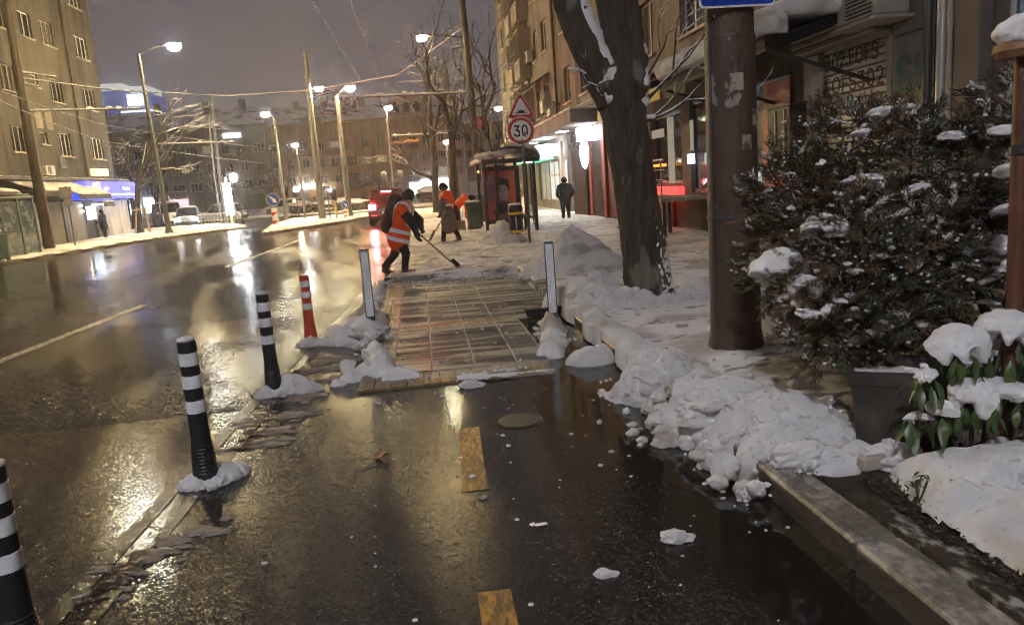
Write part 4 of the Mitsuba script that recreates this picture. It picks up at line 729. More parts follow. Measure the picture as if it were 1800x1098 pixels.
def thuja(name, label, base, lobes, n, seed, big_puffs, snowy=.35, size=(.10, .19)):
    g = np.random.default_rng(seed); t = thing(name, label, 'shrub', 'snow-laden evergreens at the kerb'); b = np.array(base, float)
    w = np.array([l[3] * l[4] * l[5] for l in lobes]) ** .7; w /= w.sum()
    st = []
    for l in lobes:
        c = np.array(l[:3], float); st.append(tube([b + g.normal(0, .03, 3) * [1, 1, 0], b + (c - b) * .5 + g.normal(0, .05, 3), c, c + [0, 0, l[5] * .5]], [.028, .02, .012, .005], 6))
    add('stem', st, 'bark', t)
    C, D = [], []
    which = g.choice(len(lobes), n, p=w)
    for k in which:
        l = lobes[k]; u = g.normal(0, 1, 3); u /= np.linalg.norm(u); rad = g.uniform(.35, 1.0) ** .6
        C.append(np.array(l[:3]) + u * rad * np.array(l[3:6])); D.append(u * [1, 1, .55] + g.normal(0, .30, 3) + [0, 0, .10])
    C, D = np.array(C), np.array(D); S = g.uniform(*size, n); ro = g.uniform(-.7, .7, n); pick = g.random(n)
    low = meshkit.noise(C * 2.3, seed)
    br = (pick * .6 + low * .7) > .55
    add('foliage', placed(SPRAYS, C[br], D[br], S[br], ro[br], g), 'thuja_brown', t, kind='stuff', label='bronze winter foliage')
    add('foliage', placed(SPRAYS, C[~br], D[~br], S[~br], ro[~br], g), 'thuja_green', t, kind='stuff', label='dark green foliage')
    # flecks of snow caught on the upper and outer sprays
    topz = np.array([lobes[k][2] for k in which]); sel = (C[:, 2] > topz - .12) & (g.random(n) < snowy)
    tip = C + D / np.linalg.norm(D, axis=1, keepdims=True) * (S * g.uniform(.3, .9, n))[:, None] + [0, 0, .008]
    i = np.nonzero(sel)[0]; i = np.concatenate([i, i[: len(i) // 2]]); jig = g.normal(0, .02, (len(i), 3))
    add('snow', placed(PUFFS, tip[i] + jig, g.normal(0, 1, (len(i), 3)) * [1, 1, .15], g.uniform(.004, .013, len(i)) * np.where(g.random(len(i)) < .10, 2.2, 1), 0 * ro[i], g), 'snow_plain', t, kind='stuff', smooth=True)
    du = (D[:, 2] > -.15) & (C[:, 2] > topz - .2) & (g.random(n) < snowy * .75)
    add('snow_dusting', placed(SPRAYS, (C + [0, 0, .007])[du], D[du], S[du] * .8, ro[du], g), 'snow_plain', t, kind='stuff')
    for j, (x, y, z, r) in enumerate(big_puffs): add('snow_clump', puff((x, y, z), r, seed * 50 + j, droop=.5 * (r > .08)), 'snow_plain', t, smooth=True)
    return t
thuja('thuja', 'drooping evergreen shrub in the dark planter, a fat cap of snow on its left side', (2.40, 3.72, .45), [(2.40, 3.85, .95, .36, .34, .42), (2.16, 3.95, .95, .24, .24, .26), (2.12, 3.78, .66, .22, .2, .16), (2.55, 3.75, .70, .30, .26, .28), (2.38, 3.85, 1.25, .24, .26, .24), (2.75, 3.8, 1.05, .25, .25, .35)], 900, 101,
    [(1.98, 3.98, 1.06, .15), (2.07, 3.86, .96, .10), (2.27, 4.02, 1.26, .12), (2.32, 3.98, 1.22, .06), (2.02, 3.74, .83, .05), (2.10, 3.70, .84, .05), (2.22, 3.62, 1.06, .035), (2.36, 3.6, 1.13, .03), (2.62, 3.6, .62, .03), (2.16, 3.66, .90, .03), (2.05, 3.86, .86, .05)], .45, (.09, .16))
thuja('thuja', 'tall bronze evergreen behind the planter, reaching up to the metal shutter', (3.0, 4.75, .14), [(2.95, 4.75, .8, .62, .5, .6), (2.62, 4.6, 1.2, .42, .4, .45), (2.95, 4.85, 1.62, .42, .4, .40), (2.45, 4.7, 1.35, .32, .3, .40), (3.3, 4.75, 1.4, .42, .4, .55), (2.35, 4.7, 1.05, .26, .25, .3)], 1900, 102,
    [(2.60, 4.18, 1.50, .07), (2.66, 4.22, 1.46, .05), (3.1, 4.62, 1.92, .06), (2.9, 4.5, 1.9, .05), (2.75, 4.3, 1.3, .05), (2.42, 4.3, 1.62, .04), (3.0, 4.25, 1.42, .07), (2.9, 4.2, 1.1, .06), (3.25, 4.3, 1.72, .07), (2.72, 4.4, 1.78, .045)], .42, (.10, .19))
thuja('thuja', 'dark evergreen at the right edge with yellowish snow on its low branches', (3.75, 4.4, .14), [(3.7, 4.3, .8, .6, .5, .6), (3.75, 4.4, 1.45, .5, .45, .5), (3.95, 4.5, 1.85, .35, .35, .3), (3.35, 4.25, 1.15, .35, .3, .35), (3.3, 4.1, .75, .3, .3, .35)], 1500, 103,
    [(3.02, 3.62, 1.12, .09), (3.08, 3.60, 1.02, .07), (2.98, 3.6, .95, .05), (3.4, 4.0, 1.72, .08), (3.55, 4.05, 1.62, .09), (3.3, 3.9, 1.5, .07), (3.62, 4.0, 1.9, .06), (3.45, 3.85, 1.35, .08), (3.2, 3.75, 1.3, .06), (3.05, 3.7, .8, .04), (3.35, 3.75, 1.15, .06)], .5, (.10, .19))
def planter(cx, cy, rz, w, dp, h, label):
    t = thing('planter', label, 'planter', 'dark planter boxes'); M = T().translate([cx, cy, .145]).rotate([0, 0, 1], rz); o, i = [], []
    def ring(sx, sy, z): return [(-sx, -sy, z), (sx, -sy, z), (sx, sy, z), (-sx, sy, z)]
    v = ring(w * .82, dp * .82, 0) + ring(w * .95, dp * .95, h - .075) + ring(w, dp, h - .07) + ring(w, dp, h) + ring(w - .022, dp - .022, h) + ring(w * .9 - .02, dp * .9 - .02, h - .09)
    f = [(k * 4 + a, k * 4 + (a + 1) % 4, k * 4 + 4 + (a + 1) % 4, k * 4 + 4 + a) for k in range(5) for a in range(4)]; f = [(a, b, c) for a, b, c, d in f] + [(a, c, d) for a, b, c, d in f]
    add('box', mesh(v, f), 'planter_plastic', t, to_world=M)
    add('earth', box(-w * .9, w * .9, -dp * .9, dp * .9, h - .12, h - .07), 'soil', t, to_world=M)
    s = np.linspace(-1, 1, 30); X, Y = np.meshgrid(s * (w - .03), s * (dp - .03)); zz = h - .075 + .09 * nz(X, Y, 7, 5) * (nz(X, Y, 3, 6) > .42) * (1 - .4 * np.abs(X / w))
    add('snow', grid(s * (w - .03), s * (dp - .03), zz), 'heaped_snow', t, smooth=True, to_world=M); return t
planter(2.42, 3.52, -30, .26, .20, .42, 'dark plastic planter box at the pavement edge holding the drooping evergreen')
planter(3.02, 3.66, -20, .27, .22, .42, 'second dark planter half hidden behind the snowy laurel')
# the laurel in front: hanging leaves under caps of snow
t = thing('laurel', 'low broad-leaved laurel with drooping green leaves under round caps of snow', 'shrub'); g = np.random.default_rng(8)
def leaf(L, w, bend):
    s = np.linspace(0, 1, 6); W = w * np.sin(np.pi * np.clip(s * .96 + .03, 0, 1)) ** .8; z = -bend * L * s ** 1.8; y = L * s * (1 - .25 * bend * s)
    v = np.concatenate([np.stack([-W, y, z + .25 * W], 1), np.stack([0 * W, y, z], 1), np.stack([W, y, z + .25 * W], 1)]); f = []
    for k in range(5):
        for c in (0, 6): a = c + k; f += [(a, a + 6, a + 7), (a, a + 7, a + 1)]
    return mesh(v, f)
LE = [mikit.ply(leaf(L, w, b), 'm_laurel_leaf', True) for L, w, b in ((.12, .020, .4), (.14, .022, .7), (.10, .018, .9), (.13, .019, .2))]
heads = [(2.34, 3.02, .78, .125), (2.56, 3.0, .84, .12), (2.37, 2.95, .56, .10), (2.18, 3.0, .66, .055), (2.17, 3.06, .45, .04), (2.52, 2.92, .58, .08), (2.70, 2.95, .72, .09), (2.46, 3.05, .70, .07), (2.26, 2.98, .50, .05), (2.66, 2.9, .48, .05)]
for j, (x, y, z, r) in enumerate(heads):
    add('stem', tube([(2.45 + g.normal(0, .05), 3.06, .16), ((x + 2.45) / 2, (y + 3.06) / 2, z * .6), (x, y, z - .03)], [.010, .008, .005], 6), 'bark', t)
    add('snow_cap', puff((x, y, z), r, 900 + j, 9, .75), 'snow_plain', t, smooth=True)
    for k in range(int(7 + r * 110)):
        a = g.uniform(0, 360); q = r * g.uniform(.3, 1.05); key = numbered(t + '__leaf')
        scene[key] = {**LE[k % 4], 'to_world': T().translate([x + q * math.cos(math.radians(a)), y + q * math.sin(math.radians(a)), z - r * g.uniform(.1, 1.1)]).rotate([0, 0, 1], a - 90 + g.normal(0, 25)).rotate([1, 0, 0], g.uniform(-75, -15)).scale(float(g.uniform(.7, 1.15)))}
for (x, y, z, lb) in ((2.0, 2.78, .27, 'green sprig poking from the snow at the corner of the planted strip'), (2.40, 2.62, .30, 'dark ground-cover plant melting through the snow of the planted strip')):
    t = thing('ground_plant', lb, 'plant')
    add('stem', [rod((x, y, z - .1), (x + g.normal(0, .02), y + g.normal(0, .02), z), .004, 5) for _ in range(4)], 'bark', t)
    for k in range(34):
        key = numbered(t + '__leaf'); a = g.uniform(0, 360); q = abs(g.normal(0, .05))
        scene[key] = {**LE[k % 4], 'to_world': T().translate([x + q * math.cos(a), y + .8 * q * math.sin(a), z + g.uniform(-.02, .03)]).rotate([0, 0, 1], a).rotate([1, 0, 0], g.uniform(-40, 50)).scale(float(g.uniform(.18, .38)))}
t = thing('edging_block', 'pale concrete edging block half buried beside the planter', 'kerb block')
add('block', [moved(box(-.17, .17, -.035, .035, 0, .075, .012), (2.16, 3.22, .15), .12)], 'stone_pale', t); add('snow', moved(blob((0, 0, 0), (.15, .03, .012), 4, .4, 3), (2.18, 3.225, .226), .12), 'snow', t, smooth=True)
t = thing('rusty_post', 'rust-brown iron post at the right edge with a round cap of snow on top', 'post')
add('shaft', tube([(2.625, 3.03, .12), (2.622, 3.03, 1.2), (2.615, 3.03, 2.03)], .034, 16), 'rusty_steel', t, smooth=40)
add('knob', moved(lathe([(1e-3, -.02), (.10, -.018), (.118, .01), (.11, .04), (1e-3, .05)], 24), (2.615, 3.03, 2.03)), 'wood_brown', t, smooth=40)
add('ring', lathe([(.034, 1.60), (.044, 1.605), (.044, 1.64), (.034, 1.645)], 16, (2.62, 3.03, 0)), 'dark_steel', t)
add('snow_cap', blob((2.615, 3.03, 2.11), (.115, .11, .085), 6, .22, 4, .45), 'snow_plain', t, smooth=True)
# ---------------------------------------------------------------- facades with real openings
def facade(t, org, right, W, H, wins, mat, depth=.32, backing='dark_room'):
    P = Polygon([(0, 0), (W, 0), (W, H), (0, H)])
    for w in wins: P = P.difference(Polygon([(w[0], w[2]), (w[1], w[2]), (w[1], w[3]), (w[0], w[3])]))
    m = trimesh.creation.extrude_polygon(P, depth, engine='earcut'); m.apply_translation((0, 0, -depth))
    add('wall', facing(m, org, right, (0, 0, 1)), mat, t)
    q = box(0, W, 0, H, -depth - .12, -depth - .02); add('back_wall', facing(q, org, right, (0, 0, 1)), 'dark_wood', t)
def window(t, org, right, u0, u1, v0, v1, nx=3, frame='white_frame', pane='night_glass', sill=True, back=.16, split=None, bar=.05):
    k = len(right); F = lambda m: facing(m, org, right, (0, 0, 1))
    fr = [box(u0, u0 + bar, v0, v1, -back, -back + .06), box(u1 - bar, u1, v0, v1, -back, -back + .06), box(u0 + bar, u1 - bar, v0, v0 + bar, -back, -back + .06), box(u0 + bar, u1 - bar, v1 - bar, v1, -back, -back + .06)]
    for i in range(1, nx): u = u0 + (u1 - u0) * i / nx; fr.append(box(u - bar * .6, u + bar * .6, v0 + bar, v1 - bar, -back + .002, -back + .058))
    if split: fr.append(box(u0 + bar, u1 - bar, split - bar * .5, split + bar * .5, -back + .004, -back + .054))
    w = add('window', F(join(fr)), frame, t)
    add('pane', F(box(u0 + .01, u1 - .01, v0 + .01, v1 - .01, -back + .015, -back + .03)), pane, w)
    if sill: add('sill', F(box(u0 - .08, u1 + .08, v0 - .07, v0 - .004, -.05, .09)), 'stone_pale', w)
    return w
rb = random.Random(9)
def ac_unit(t, org, right, u, v, w=.8, h=.58, d=.32, name='air_conditioner'):
    F = lambda m: facing(m, org, right, (0, 0, 1)); k = add(name, F(box(u, u + w, v, v + h, .06, .06 + d, .02)), 'ac_white', t)
    add('grille', F(join([lathe([(1e-3, 0), (h * .4, 0), (h * .4, .004)][::-1], 24, (u + w * .38, v + h / 2, .062 + d))] + [box(u + w * .38 - h * .4, u + w * .38 + h * .4, v + h * (.2 + .15 * i) , v + h * (.2 + .15 * i) + .012, .062 + d, .068 + d) for i in range(5)])), 'dark_steel', k)
    each('bracket', [F(box(u + w * a - .02, u + w * a + .02, v - .06, v - .004, .004, .10 + d)) for a in (.15, .85)], 'dark_steel', k); return k

# the corner house on the left
L = thing('corner_house', 'brown rendered corner house on the left over a blue lit shop sign', 'building')
o, r = (-18.6, 18.0, .1), (0, 1, 0); yy = lambda y: y - 18.0
wl = []
for z0 in (4.72, 7.55, 10.45, 13.3):
    z1 = z0 + 1.22
    for a, b, n in ((20.5, 22.0, 3), (24.5, 26.0, 3), (29.2, 30.7, 3), (33.6, 34.9, 2), (38.3, 39.7, 3), (43.1, 44.5, 3), (47.1, 48.7, 3)): wl.append((a, b, z0, z1, n))
    if z0 > 10: wl.append((41.0, 42.2, z0, z1, 2))
    else: wl.append((41.1, 41.9, z0 + .5, z1 - .1, 1))
facade(L, o, r, 31.8, 17.5, [(yy(w[0]), yy(w[1]), w[2] - .1, w[3] - .1) for w in wl], 'plaster_brown')
for w in wl: window(L, o, r, yy(w[0]), yy(w[1]), w[2] - .1, w[3] - .1, w[4], 'white_frame' if rb.random() < .75 else 'dim_frame', rb.choice(['night_glass', 'curtained_glass']))
add('side_wall', box(-30, -18.95, 18.2, 49.78, .1, 17.55), 'plaster_brown', L)
add('roof', [box(-30.4, -18.2, 17.8, 50.1, 17.62, 17.85), box(-30, -18.6, 18.2, 49.8, 17.86, 18.1)], 'snow_street', L)
for y, rr_ in ((45.7, .07), (36.2, .06)): add('drain_pipe', tube([(-18.48, y, .2), (-18.48, y, 9), (-18.48, y, 17.4)], rr_, 10), 'brown_pole', L, smooth=True)
add('ledge', box(-18.598, -18.15, 28.0, 50.9, 3.36, 3.50, .02), 'dark_wood', L); add('ledge_snow', box(-18.58, -18.2, 28.0, 50.8, 3.505, 3.55, .02), 'snow', L)
ac_unit(L, o, r, yy(40.3), 3.52, .95, .5)
add('vent', facing(box(yy(42.7), yy(43.5), 3.95, 4.55, .004, .03), o, r, (0, 0, 1)), 'dark_steel', L)
add('lit_sign', box(-18.55, -18.2, 46.2, 47.9, 3.72, 4.12, .02), 'glow_yellow', L, label='small warm yellow lit sign above the blue shop front')
for y in (40.9, 42.0): add('stain_panel', facing(box(yy(y), yy(y) + .7, 5.9, 6.9, .002, .02), o, r, (0, 0, 1)), 'plaster_dim', L)
for i, (a, b) in enumerate(((43.2, 45.4), (45.45, 50.7))):     # the sign box, its near return wedge and its long face
    s = add('shop_sign', box(-18.55, -17.7, a, b, 2.35, 3.33), 'glow_blue', L, label='blue lit shop sign' if i else 'nearer section of the blue lit sign with a white emblem')
F = lambda m, y, z: facing(m, (-17.695, y, z), (0, 1, 0), (0, 0, 1))
add('sign_lettering', F(text('ябва', .16, .02), 45.6, 2.86), 'glow_white', L); add('sign_lettering', F(text('insisteriors', .15, .02), 48.3, 2.86), 'glow_white', L)
add('sign_stripe', box(-17.699, -17.68, 45.7, 50.6, 2.55, 2.62), 'glow_white', L); add('sign_stripe', box(-17.699, -17.68, 43.7, 45.2, 2.45, 2.72), 'glow_white', L)
em = trimesh.util.concatenate([facing(lathe([(.24, 0), (.24, .02), (.20, .02), (.20, 0)], 24), (-17.695, y, z), (0, 1, 0), (0, 0, 1)) for y, z in ((44.3, 3.02), (44.75, 3.06))] + [F(text('GCO', .2, .02), 44.1, 2.95)])
add('sign_emblem', em, 'glow_white', L)
def awning(t, x0, x1, y0, y1, z1, z0, snow=True, cloth='awning_dark', val=.22, pleats=0):
    """an awning from the wall at x0 down to x1"""
    P = lambda th, a: mesh([(x0, y0, z1 + a), (x0, y1, z1 + a), (x1, y1, z0 + a), (x1, y0, z0 + a), (x0, y0, z1 + a + th), (x0, y1, z1 + a + th), (x1, y1, z0 + a + th), (x1, y0, z0 + a + th)], [(0, 1, 2), (0, 2, 3), (4, 6, 5), (4, 7, 6), (0, 4, 5), (0, 5, 1), (1, 5, 6), (1, 6, 2), (2, 6, 7), (2, 7, 3), (3, 7, 4), (3, 4, 0)])
    k = add('awning', P(.03, 0), cloth, t)
    s = 1 if x1 > x0 else -1
    if pleats:
        add('valance', [box(min(x1 - .012 * s * (i % 2), x1 + .012 * s), max(x1 - .012 * s * (i % 2), x1 + .012 * s), y0 + (y1 - y0) * i / pleats, y0 + (y1 - y0) * (i + .96) / pleats, z0 - val, z0) for i in range(pleats)], cloth, k)
    else: add('valance', box(min(x1, x1 + .02 * s), max(x1, x1 + .02 * s), y0, y1, z0 - val, z0), cloth, k)
    if snow: add('snow', P(.06, .034), 'snow', k)
    return k
awning(L, -18.55, -17.1, 36.9, 40.0, 3.32, 2.75); awning(L, -18.55, -16.9, 40.3, 44.3, 3.34, 2.55); awning(L, -18.55, -17.6, 44.9, 46.4, 2.32, 2.15)
for y in np.arange(18.5, 36.5, 3.0): add('shop_shutter', box(-18.599, -18.5, y, y + 2.6, .15, 2.9), 'stone_grey', L)
for a, b, mt in ((37, 39.4, 'stone_grey'), (39.6, 41.6, 'plaster_dim'), (41.8, 44.2, 'stone_grey'), (47.2, 50.6, 'stone_pale')): add('shop_panel', box(-18.599, -18.42, a, b, .12, 2.3), mt, L)
add('kiosk_window', box(-18.59, -18.40, 44.9, 45.7, 1.25, 2.0), 'glow_cool', L, label='small shop window glowing cool white')
add('kiosk_lamp', [box(-18.4, -17.9, 45.3, 46.9, 2.02, 2.10)], 'glow_bright', L)
for i, (y, z) in enumerate(((43.7, 2.05), (43.8, 1.75))): add('shop_lamp', trimesh.creation.icosphere(2, .06).apply_translation((-18.3, y, z)), 'globe_white', L)

# the long house on the right
B = thing('apartment_house', 'long plastered apartment house with shops along the right pavement', 'building')
YO = 56.0; o, r = (6.6, YO, .1), (0, -1, 0); u = lambda y: YO - y; F = lambda m: facing(m, o, r, (0, 0, 1))
wr = []
for z0 in (4.75, 7.65, 10.55, 13.4):
    for a, b, n in ((52.2, 53.6, 2), (49.0, 50.4, 2), (45.3, 46.7, 2), (42.5, 43.6, 2), (38.9, 40.1, 2), (36.2, 37.6, 2), (31.2, 32.6, 2), (28.0, 29.4, 3), (24.3, 26.0, 3), (20.2, 21.6, 2), (16.2, 18.2, 3), (12.2, 13.6, 2), (8.6, 10.0, 2), (4.5, 6.0, 2)): wr.append((a, b, z0, z0 + 1.45, n))
low = [(16.72, 17.75, 1.06, 3.22), (18.35, 20.85, 1.28, 3.12), (6.0, 7.9, .95, 3.45), (31.0, 32.5, .14, 3.0), (33.0, 41.0, .55, 2.5), (28.6, 30.4, .14, 3.1), (13.85, 14.75, .14, 3.2)]
facade(B, o, r, 64, 17.0, [(u(w[1]), u(w[0]), w[2] - .1, w[3] - .1) for w in wr + [l + (1,) for l in low]], 'plaster_beige', .34)
for w in wr: window(B, o, r, u(w[1]), u(w[0]), w[2] - .1, w[3] - .1, w[4], rb.choice(['white_frame', 'dim_frame', 'dim_frame']), rb.choice(['night_glass', 'night_glass', 'curtained_glass']), back=.2)
add('side_wall', box(6.96, 19, -8, 55.9, .1, 17.0), 'plaster_dim', B); add('roof', [box(6.2, 19.4, -8.2, 56.4, 17.12, 17.35), box(6.6, 19, -8, 56, 17.36, 17.6)], 'snow_street', B)
for a, b in ((44.3, 45.1), (41.0, 42.2)):      # closed balconies
    for z0 in (4.2, 7.1, 10.0, 12.9): add('balcony', [box(5.95, 6.597, a, b + .9, z0, z0 + 1.0, .02), box(5.95, 6.59, a, a + .06, z0 + 1.01, z0 + 2.4), box(5.95, 6.59, b + .84, b + .9, z0 + 1.01, z0 + 2.4), box(5.95, 6.59, a, b + .9, z0 + 2.41, z0 + 2.5)], 'plaster_dim', B)
add('shaded_bay', box(6.3, 6.598, 22.2, 23.6, 4.2, 16.5), 'plaster_dim', B)
for y, z1 in ((34.0, 16.5), (41.6, 16.5), (23.9, 16.5), (14.9, 16)): add('drain_pipe', tube([(6.5, y, .2 if y < 25 else 3.95), (6.5, y, 8), (6.5, y, z1)], .065, 10), 'brown_pole', B, smooth=True)
add('cornice', box(6.35, 6.597, -6, 56, 4.15, 4.30, .02), 'plaster_beige', B); add('cornice_snow', box(6.37, 6.6, 20, 56, 4.303, 4.34, .015), 'snow', B)
for y, z in ((37.0, 4.75), (40.8, 7.7), (35.2, 4.45), (43.9, 10.3), (29.8, 7.4)): ac_unit(B, o, r, u(y), z - .1)
dsh = lathe([(1e-3, .0), (.2, .03), (.36, .09), (.45, .16), (.44, .165), (.35, .10), (.2, .04), (1e-3, .01)], 32)
k = add('satellite_dish', moved(dsh, (6.15, 33.6, 5.05), rz=-.5, ry=-1.45), 'ac_white', B, smooth=True); add('arm', rod((6.2, 33.6, 5.0), (6.6, 33.6, 4.85), .02), 'dark_steel', k)
awning(B, 6.58, 5.9, 38.4, 40.4, 6.55, 6.15, val=.1)
awning(B, 6.58, 5.9, 36.0, 37.9, 6.5, 6.1, val=.1)
# pharmacy front, its canopy and light boxes
add('canopy', box(5.25, 6.34, 25.2, 44.6, 3.42, 3.86, .03), 'plaster_beige', B); add('canopy_snow', box(5.22, 6.34, 25.2, 44.6, 3.865, 3.95, .03), 'snow', B)
for y in (29.0, 32.5, 36.5, 40.5): add('soffit_lamp', box(5.6, 5.95, y, y + .9, 3.39, 3.417), 'soffit_light', B)
add('light_box', box(5.75, 6.4, 25.8, 26.8, 2.86, 3.34, .02), 'glow_bright', B, label='brilliant white light box over the red pillars')
add('light_box', box(5.5, 6.4, 33.4, 34.9, 2.66, 3.16, .02), 'glow_bright', B, label='white light box above the green lit strip')
bl = lathe([(1e-3, -.55), (.10, -.42), (.16, -.1), (.16, .15), (.10, .42), (1e-3, .5)], 20); add('blade_sign', moved(bl, (5.75, 25.6, 2.42), s=(1, .35, 1)), 'glow_bright', B, label='white lit oval sign hanging over the pavement')
add('green_strip', box(5.55, 6.4, 35.0, 42.0, 2.52, 2.80, .02), 'glow_green', B, label='green lit strip along the pharmacy front')
for a, b, n, mt in ((31.0, 32.5, 1, 'glow_white'), (33.0, 35.6, 2, 'shop_light'), (35.7, 38.3, 2, 'shop_light'), (38.4, 41.0, 2, 'shop_dim')): window(B, o, r, u(b), u(a), .04 if n == 1 else .45, 2.9 if n == 1 else 2.4, n, 'dim_frame', mt, sill=False, back=.2, split=None if n == 1 else 1.7, bar=.07)
add('lit_panel', box(6.28, 6.40, 32.6, 32.95, .15, 3.2), 'stone_pale', B)
for y in (25.45, 27.55): add('red_pillar', box(6.40, 6.595, y, y + .42, .12, 3.41, .015), 'render_red', B)
add('red_wall', box(6.5, 6.594, 22.4, 25.44, .12, 3.9), 'wall_maroon', B); each('dark_door', [box(6.46, 6.59, 25.9, 27.5, .12, 3.2), box(6.30, 6.59, 28.0, 30.4, .12, 3.35)], 'cloth_black', B)
# raised shop with steps and railing, yellow awning
window(B, o, r, u(20.85), u(18.35), 1.18, 3.02, 2, 'teal_frame', 'night_glass', False, .18, bar=.09); window(B, o, r, u(17.75), u(16.72), .96, 3.12, 1, 'teal_frame', 'night_glass', False, .12, bar=.10)
for y, z0, z1, mt, w in ((17.15, 1.75, 1.98, 'glow_cool', .45), (17.2, 2.05, 2.75, 'shop_dim', .18), (19.2, 1.74, 1.82, 'glow_orange', 1.1), (18.55, 1.3, 2.95, 'shop_dim', .45), (19.3, 2.5, 2.72, 'shop_dim', 1.0)): add('display', box(6.485 - .02, 6.485, y, y + w, z0, z1), mt, B)
add('red_light', box(6.40, 6.594, 18.2, 20.9, .92, 1.22, .02), 'glow_red', B, label='red lit band under the shop window'); add('red_panel', box(6.50, 6.593, 18.9, 21.3, .12, .90), 'render_red', B)
awning(B, 6.58, 5.45, 16.4, 22.2, 3.95, 3.45, cloth='awning_cloth', val=.26, pleats=58); awning(B, 6.58, 5.5, 14.9, 16.3, 3.9, 3.35, cloth='awning_dark', val=.2)
st = thing('shop_stairs', 'metal shop steps with a steel railing below the yellow awning', 'steps')
add('landing', box(5.35, 6.49, 16.3, 19.2, .94, 1.02, .01), 'stone_pale', st)
for i in range(5): add('step', box(5.4, 6.4, 19.2 + i * .27, 19.52 + i * .27, .80 - i * .17, .85 - i * .17, .01), 'stone_grey', st); add('snow', box(5.42, 6.38, 19.21 + i * .27, 19.46 + i * .27, .852 - i * .17, .87 - i * .17), 'snow', st)
for y, x in ((16.6, 5.5), (18.8, 5.5), (17.4, 5.9)): add('leg', box(x - .04, x + .04, y - .04, y + .04, .1, .94), 'galvanised', st)
add('brace', rod((5.45, 19.1, .9), (5.45, 20.4, .15), .045, 6), 'dark_steel', st)
rail = [tube([(5.4, 16.2, 1.88), (5.4, 19.2, 1.88), (5.4, 20.5, 1.05), (5.4, 20.5, .12)], .026, 8)] + [rod((5.4, y, 1.0), (5.4, y, 1.87), .02) for y in (16.4, 17.4, 18.3, 19.2)] + [rod((5.4, 16.2, z), (5.4, 19.2, z), .011, 6) for z in (1.22, 1.44, 1.66)] + [rod((5.4, 19.2, z), (5.4, 20.5, z - .83), .011, 6) for z in (1.3, 1.55)] + [rod((5.4, 19.85, .6), (5.4, 19.85, 1.45), .018)]
add('railing', rail, 'steel_bright', st, smooth=True)
# shuttered shop, pipes and graffiti at the near end
ps = np.arange(.30, 3.28, .105)
for z in ps: add('shutter_slat', facing(upright([(0, 0), (1.7, 0), (1.7, .098), (0, .098)], 0, .01, (0, 0, 0)) if 0 else box(0, 1.7, z, z + .088, .002, .026, .010), (6.6, 11.66, 0), r, (0, 0, 1)), 'shutter_metal', B)
add('shutter_box', [box(6.30, 6.598, 9.9, 12.2, 3.30 + i * .11, 3.40 + i * .11, .02) for i in range(5)], 'shutter_metal', B)
each('shutter_jamb', [box(6.5, 6.597, 11.68, 12.15, .12, 3.28, .01), box(6.52, 6.597, 9.83, 9.94, .12, 3.28)], 'stone_pale', B)
for s_, y, z, h, w in (('302.FOFS', 11.60, 2.98, .24, .90), ('FOFS302', 11.62, 2.62, .25, 1.02), ('302.FOFS', 11.60, 2.30, .20, 1.02)): add('graffiti', facing(text(s_, h, .003, False, w), (6.571, y, z), r, (0, .06, 1)), 'graffiti_black', B)
add('graffiti', facing(text('SK', .48, .003, True, .9), (6.519, 9.76, 2.42), r, (0, 0, 1)), 'graffiti_green', B); add('graffiti', facing(text('RC', .26, .003, True), (6.519, 9.72, 2.10), r, (0, 0, 1)), 'graffiti_black', B)
for z in np.arange(.3, 3.3, .72): add('wall_panel', box(6.52, 6.597, 8.98, 9.82, z, z + .71, .01), 'stone_grey', B)
for y, rr_, mt in ((9.0, .055, 'galvanised'), (8.74, .06, 'steel_bright'), (8.60, .035, 'stone_pale')): add('drain_pipe', tube([(6.45, y, .15), (6.45, y, 3), (6.45, y, 7)], rr_, 12), mt, B, smooth=True)
add('pillar', box(6.42, 6.597, 8.08, 8.5, .12, 4.1, .015), 'plaster_beige', B)
window(B, o, r, u(7.9), u(6.0), .85, 3.35, 2, 'white_frame', 'blue_panel', True, .1)
k = add('air_conditioner', box(6.02, 6.50, 9.42, 10.36, 3.42, 4.02, .02), 'ac_white', B); add('grille', [box(6.008, 6.018, 9.5, 10.1, 3.47 + i * .05, 3.49 + i * .05) for i in range(10)] + [box(6.06, 6.46, 10.362, 10.37, 3.47 + i * .06, 3.49 + i * .06) for i in range(9)], 'dark_steel', k); add('shelf', box(5.98, 6.58, 9.36, 10.42, 3.36, 3.405), 'dim_frame', k)
add('poster', box(6.55, 6.596, 12.72, 13.75, 1.2, 3.08), 'poster_orange', B, label='orange poster on the wall by the dark doorway'); add('poster_rail', box(6.54, 6.598, 12.7, 13.77, 3.085, 3.12), 'ac_white', B)
each('wall_cabinet', [box(6.2, 6.59, 12.05, 12.85, 1.5, 2.55, .01), box(6.19, 6.60, 12.02, 12.88, 2.552, 2.6)], 'dark_wood', B); each('small_window', [box(6.18, 6.199, 12.2 + i * .32, 12.24 + i * .32, 1.6, 2.5) for i in range(2)], 'dim_frame', B)
add('door', box(6.68, 6.76, 13.86, 14.74, .14, 3.18), 'sign_black', B); add('door_notice', box(6.66, 6.679, 14.1, 14.5, 1.3, 1.5), 'shop_light', B)
cn = thing('shop_canopy', 'dark canopy loaded with thick snow between the pole and the metal shutter', 'canopy')
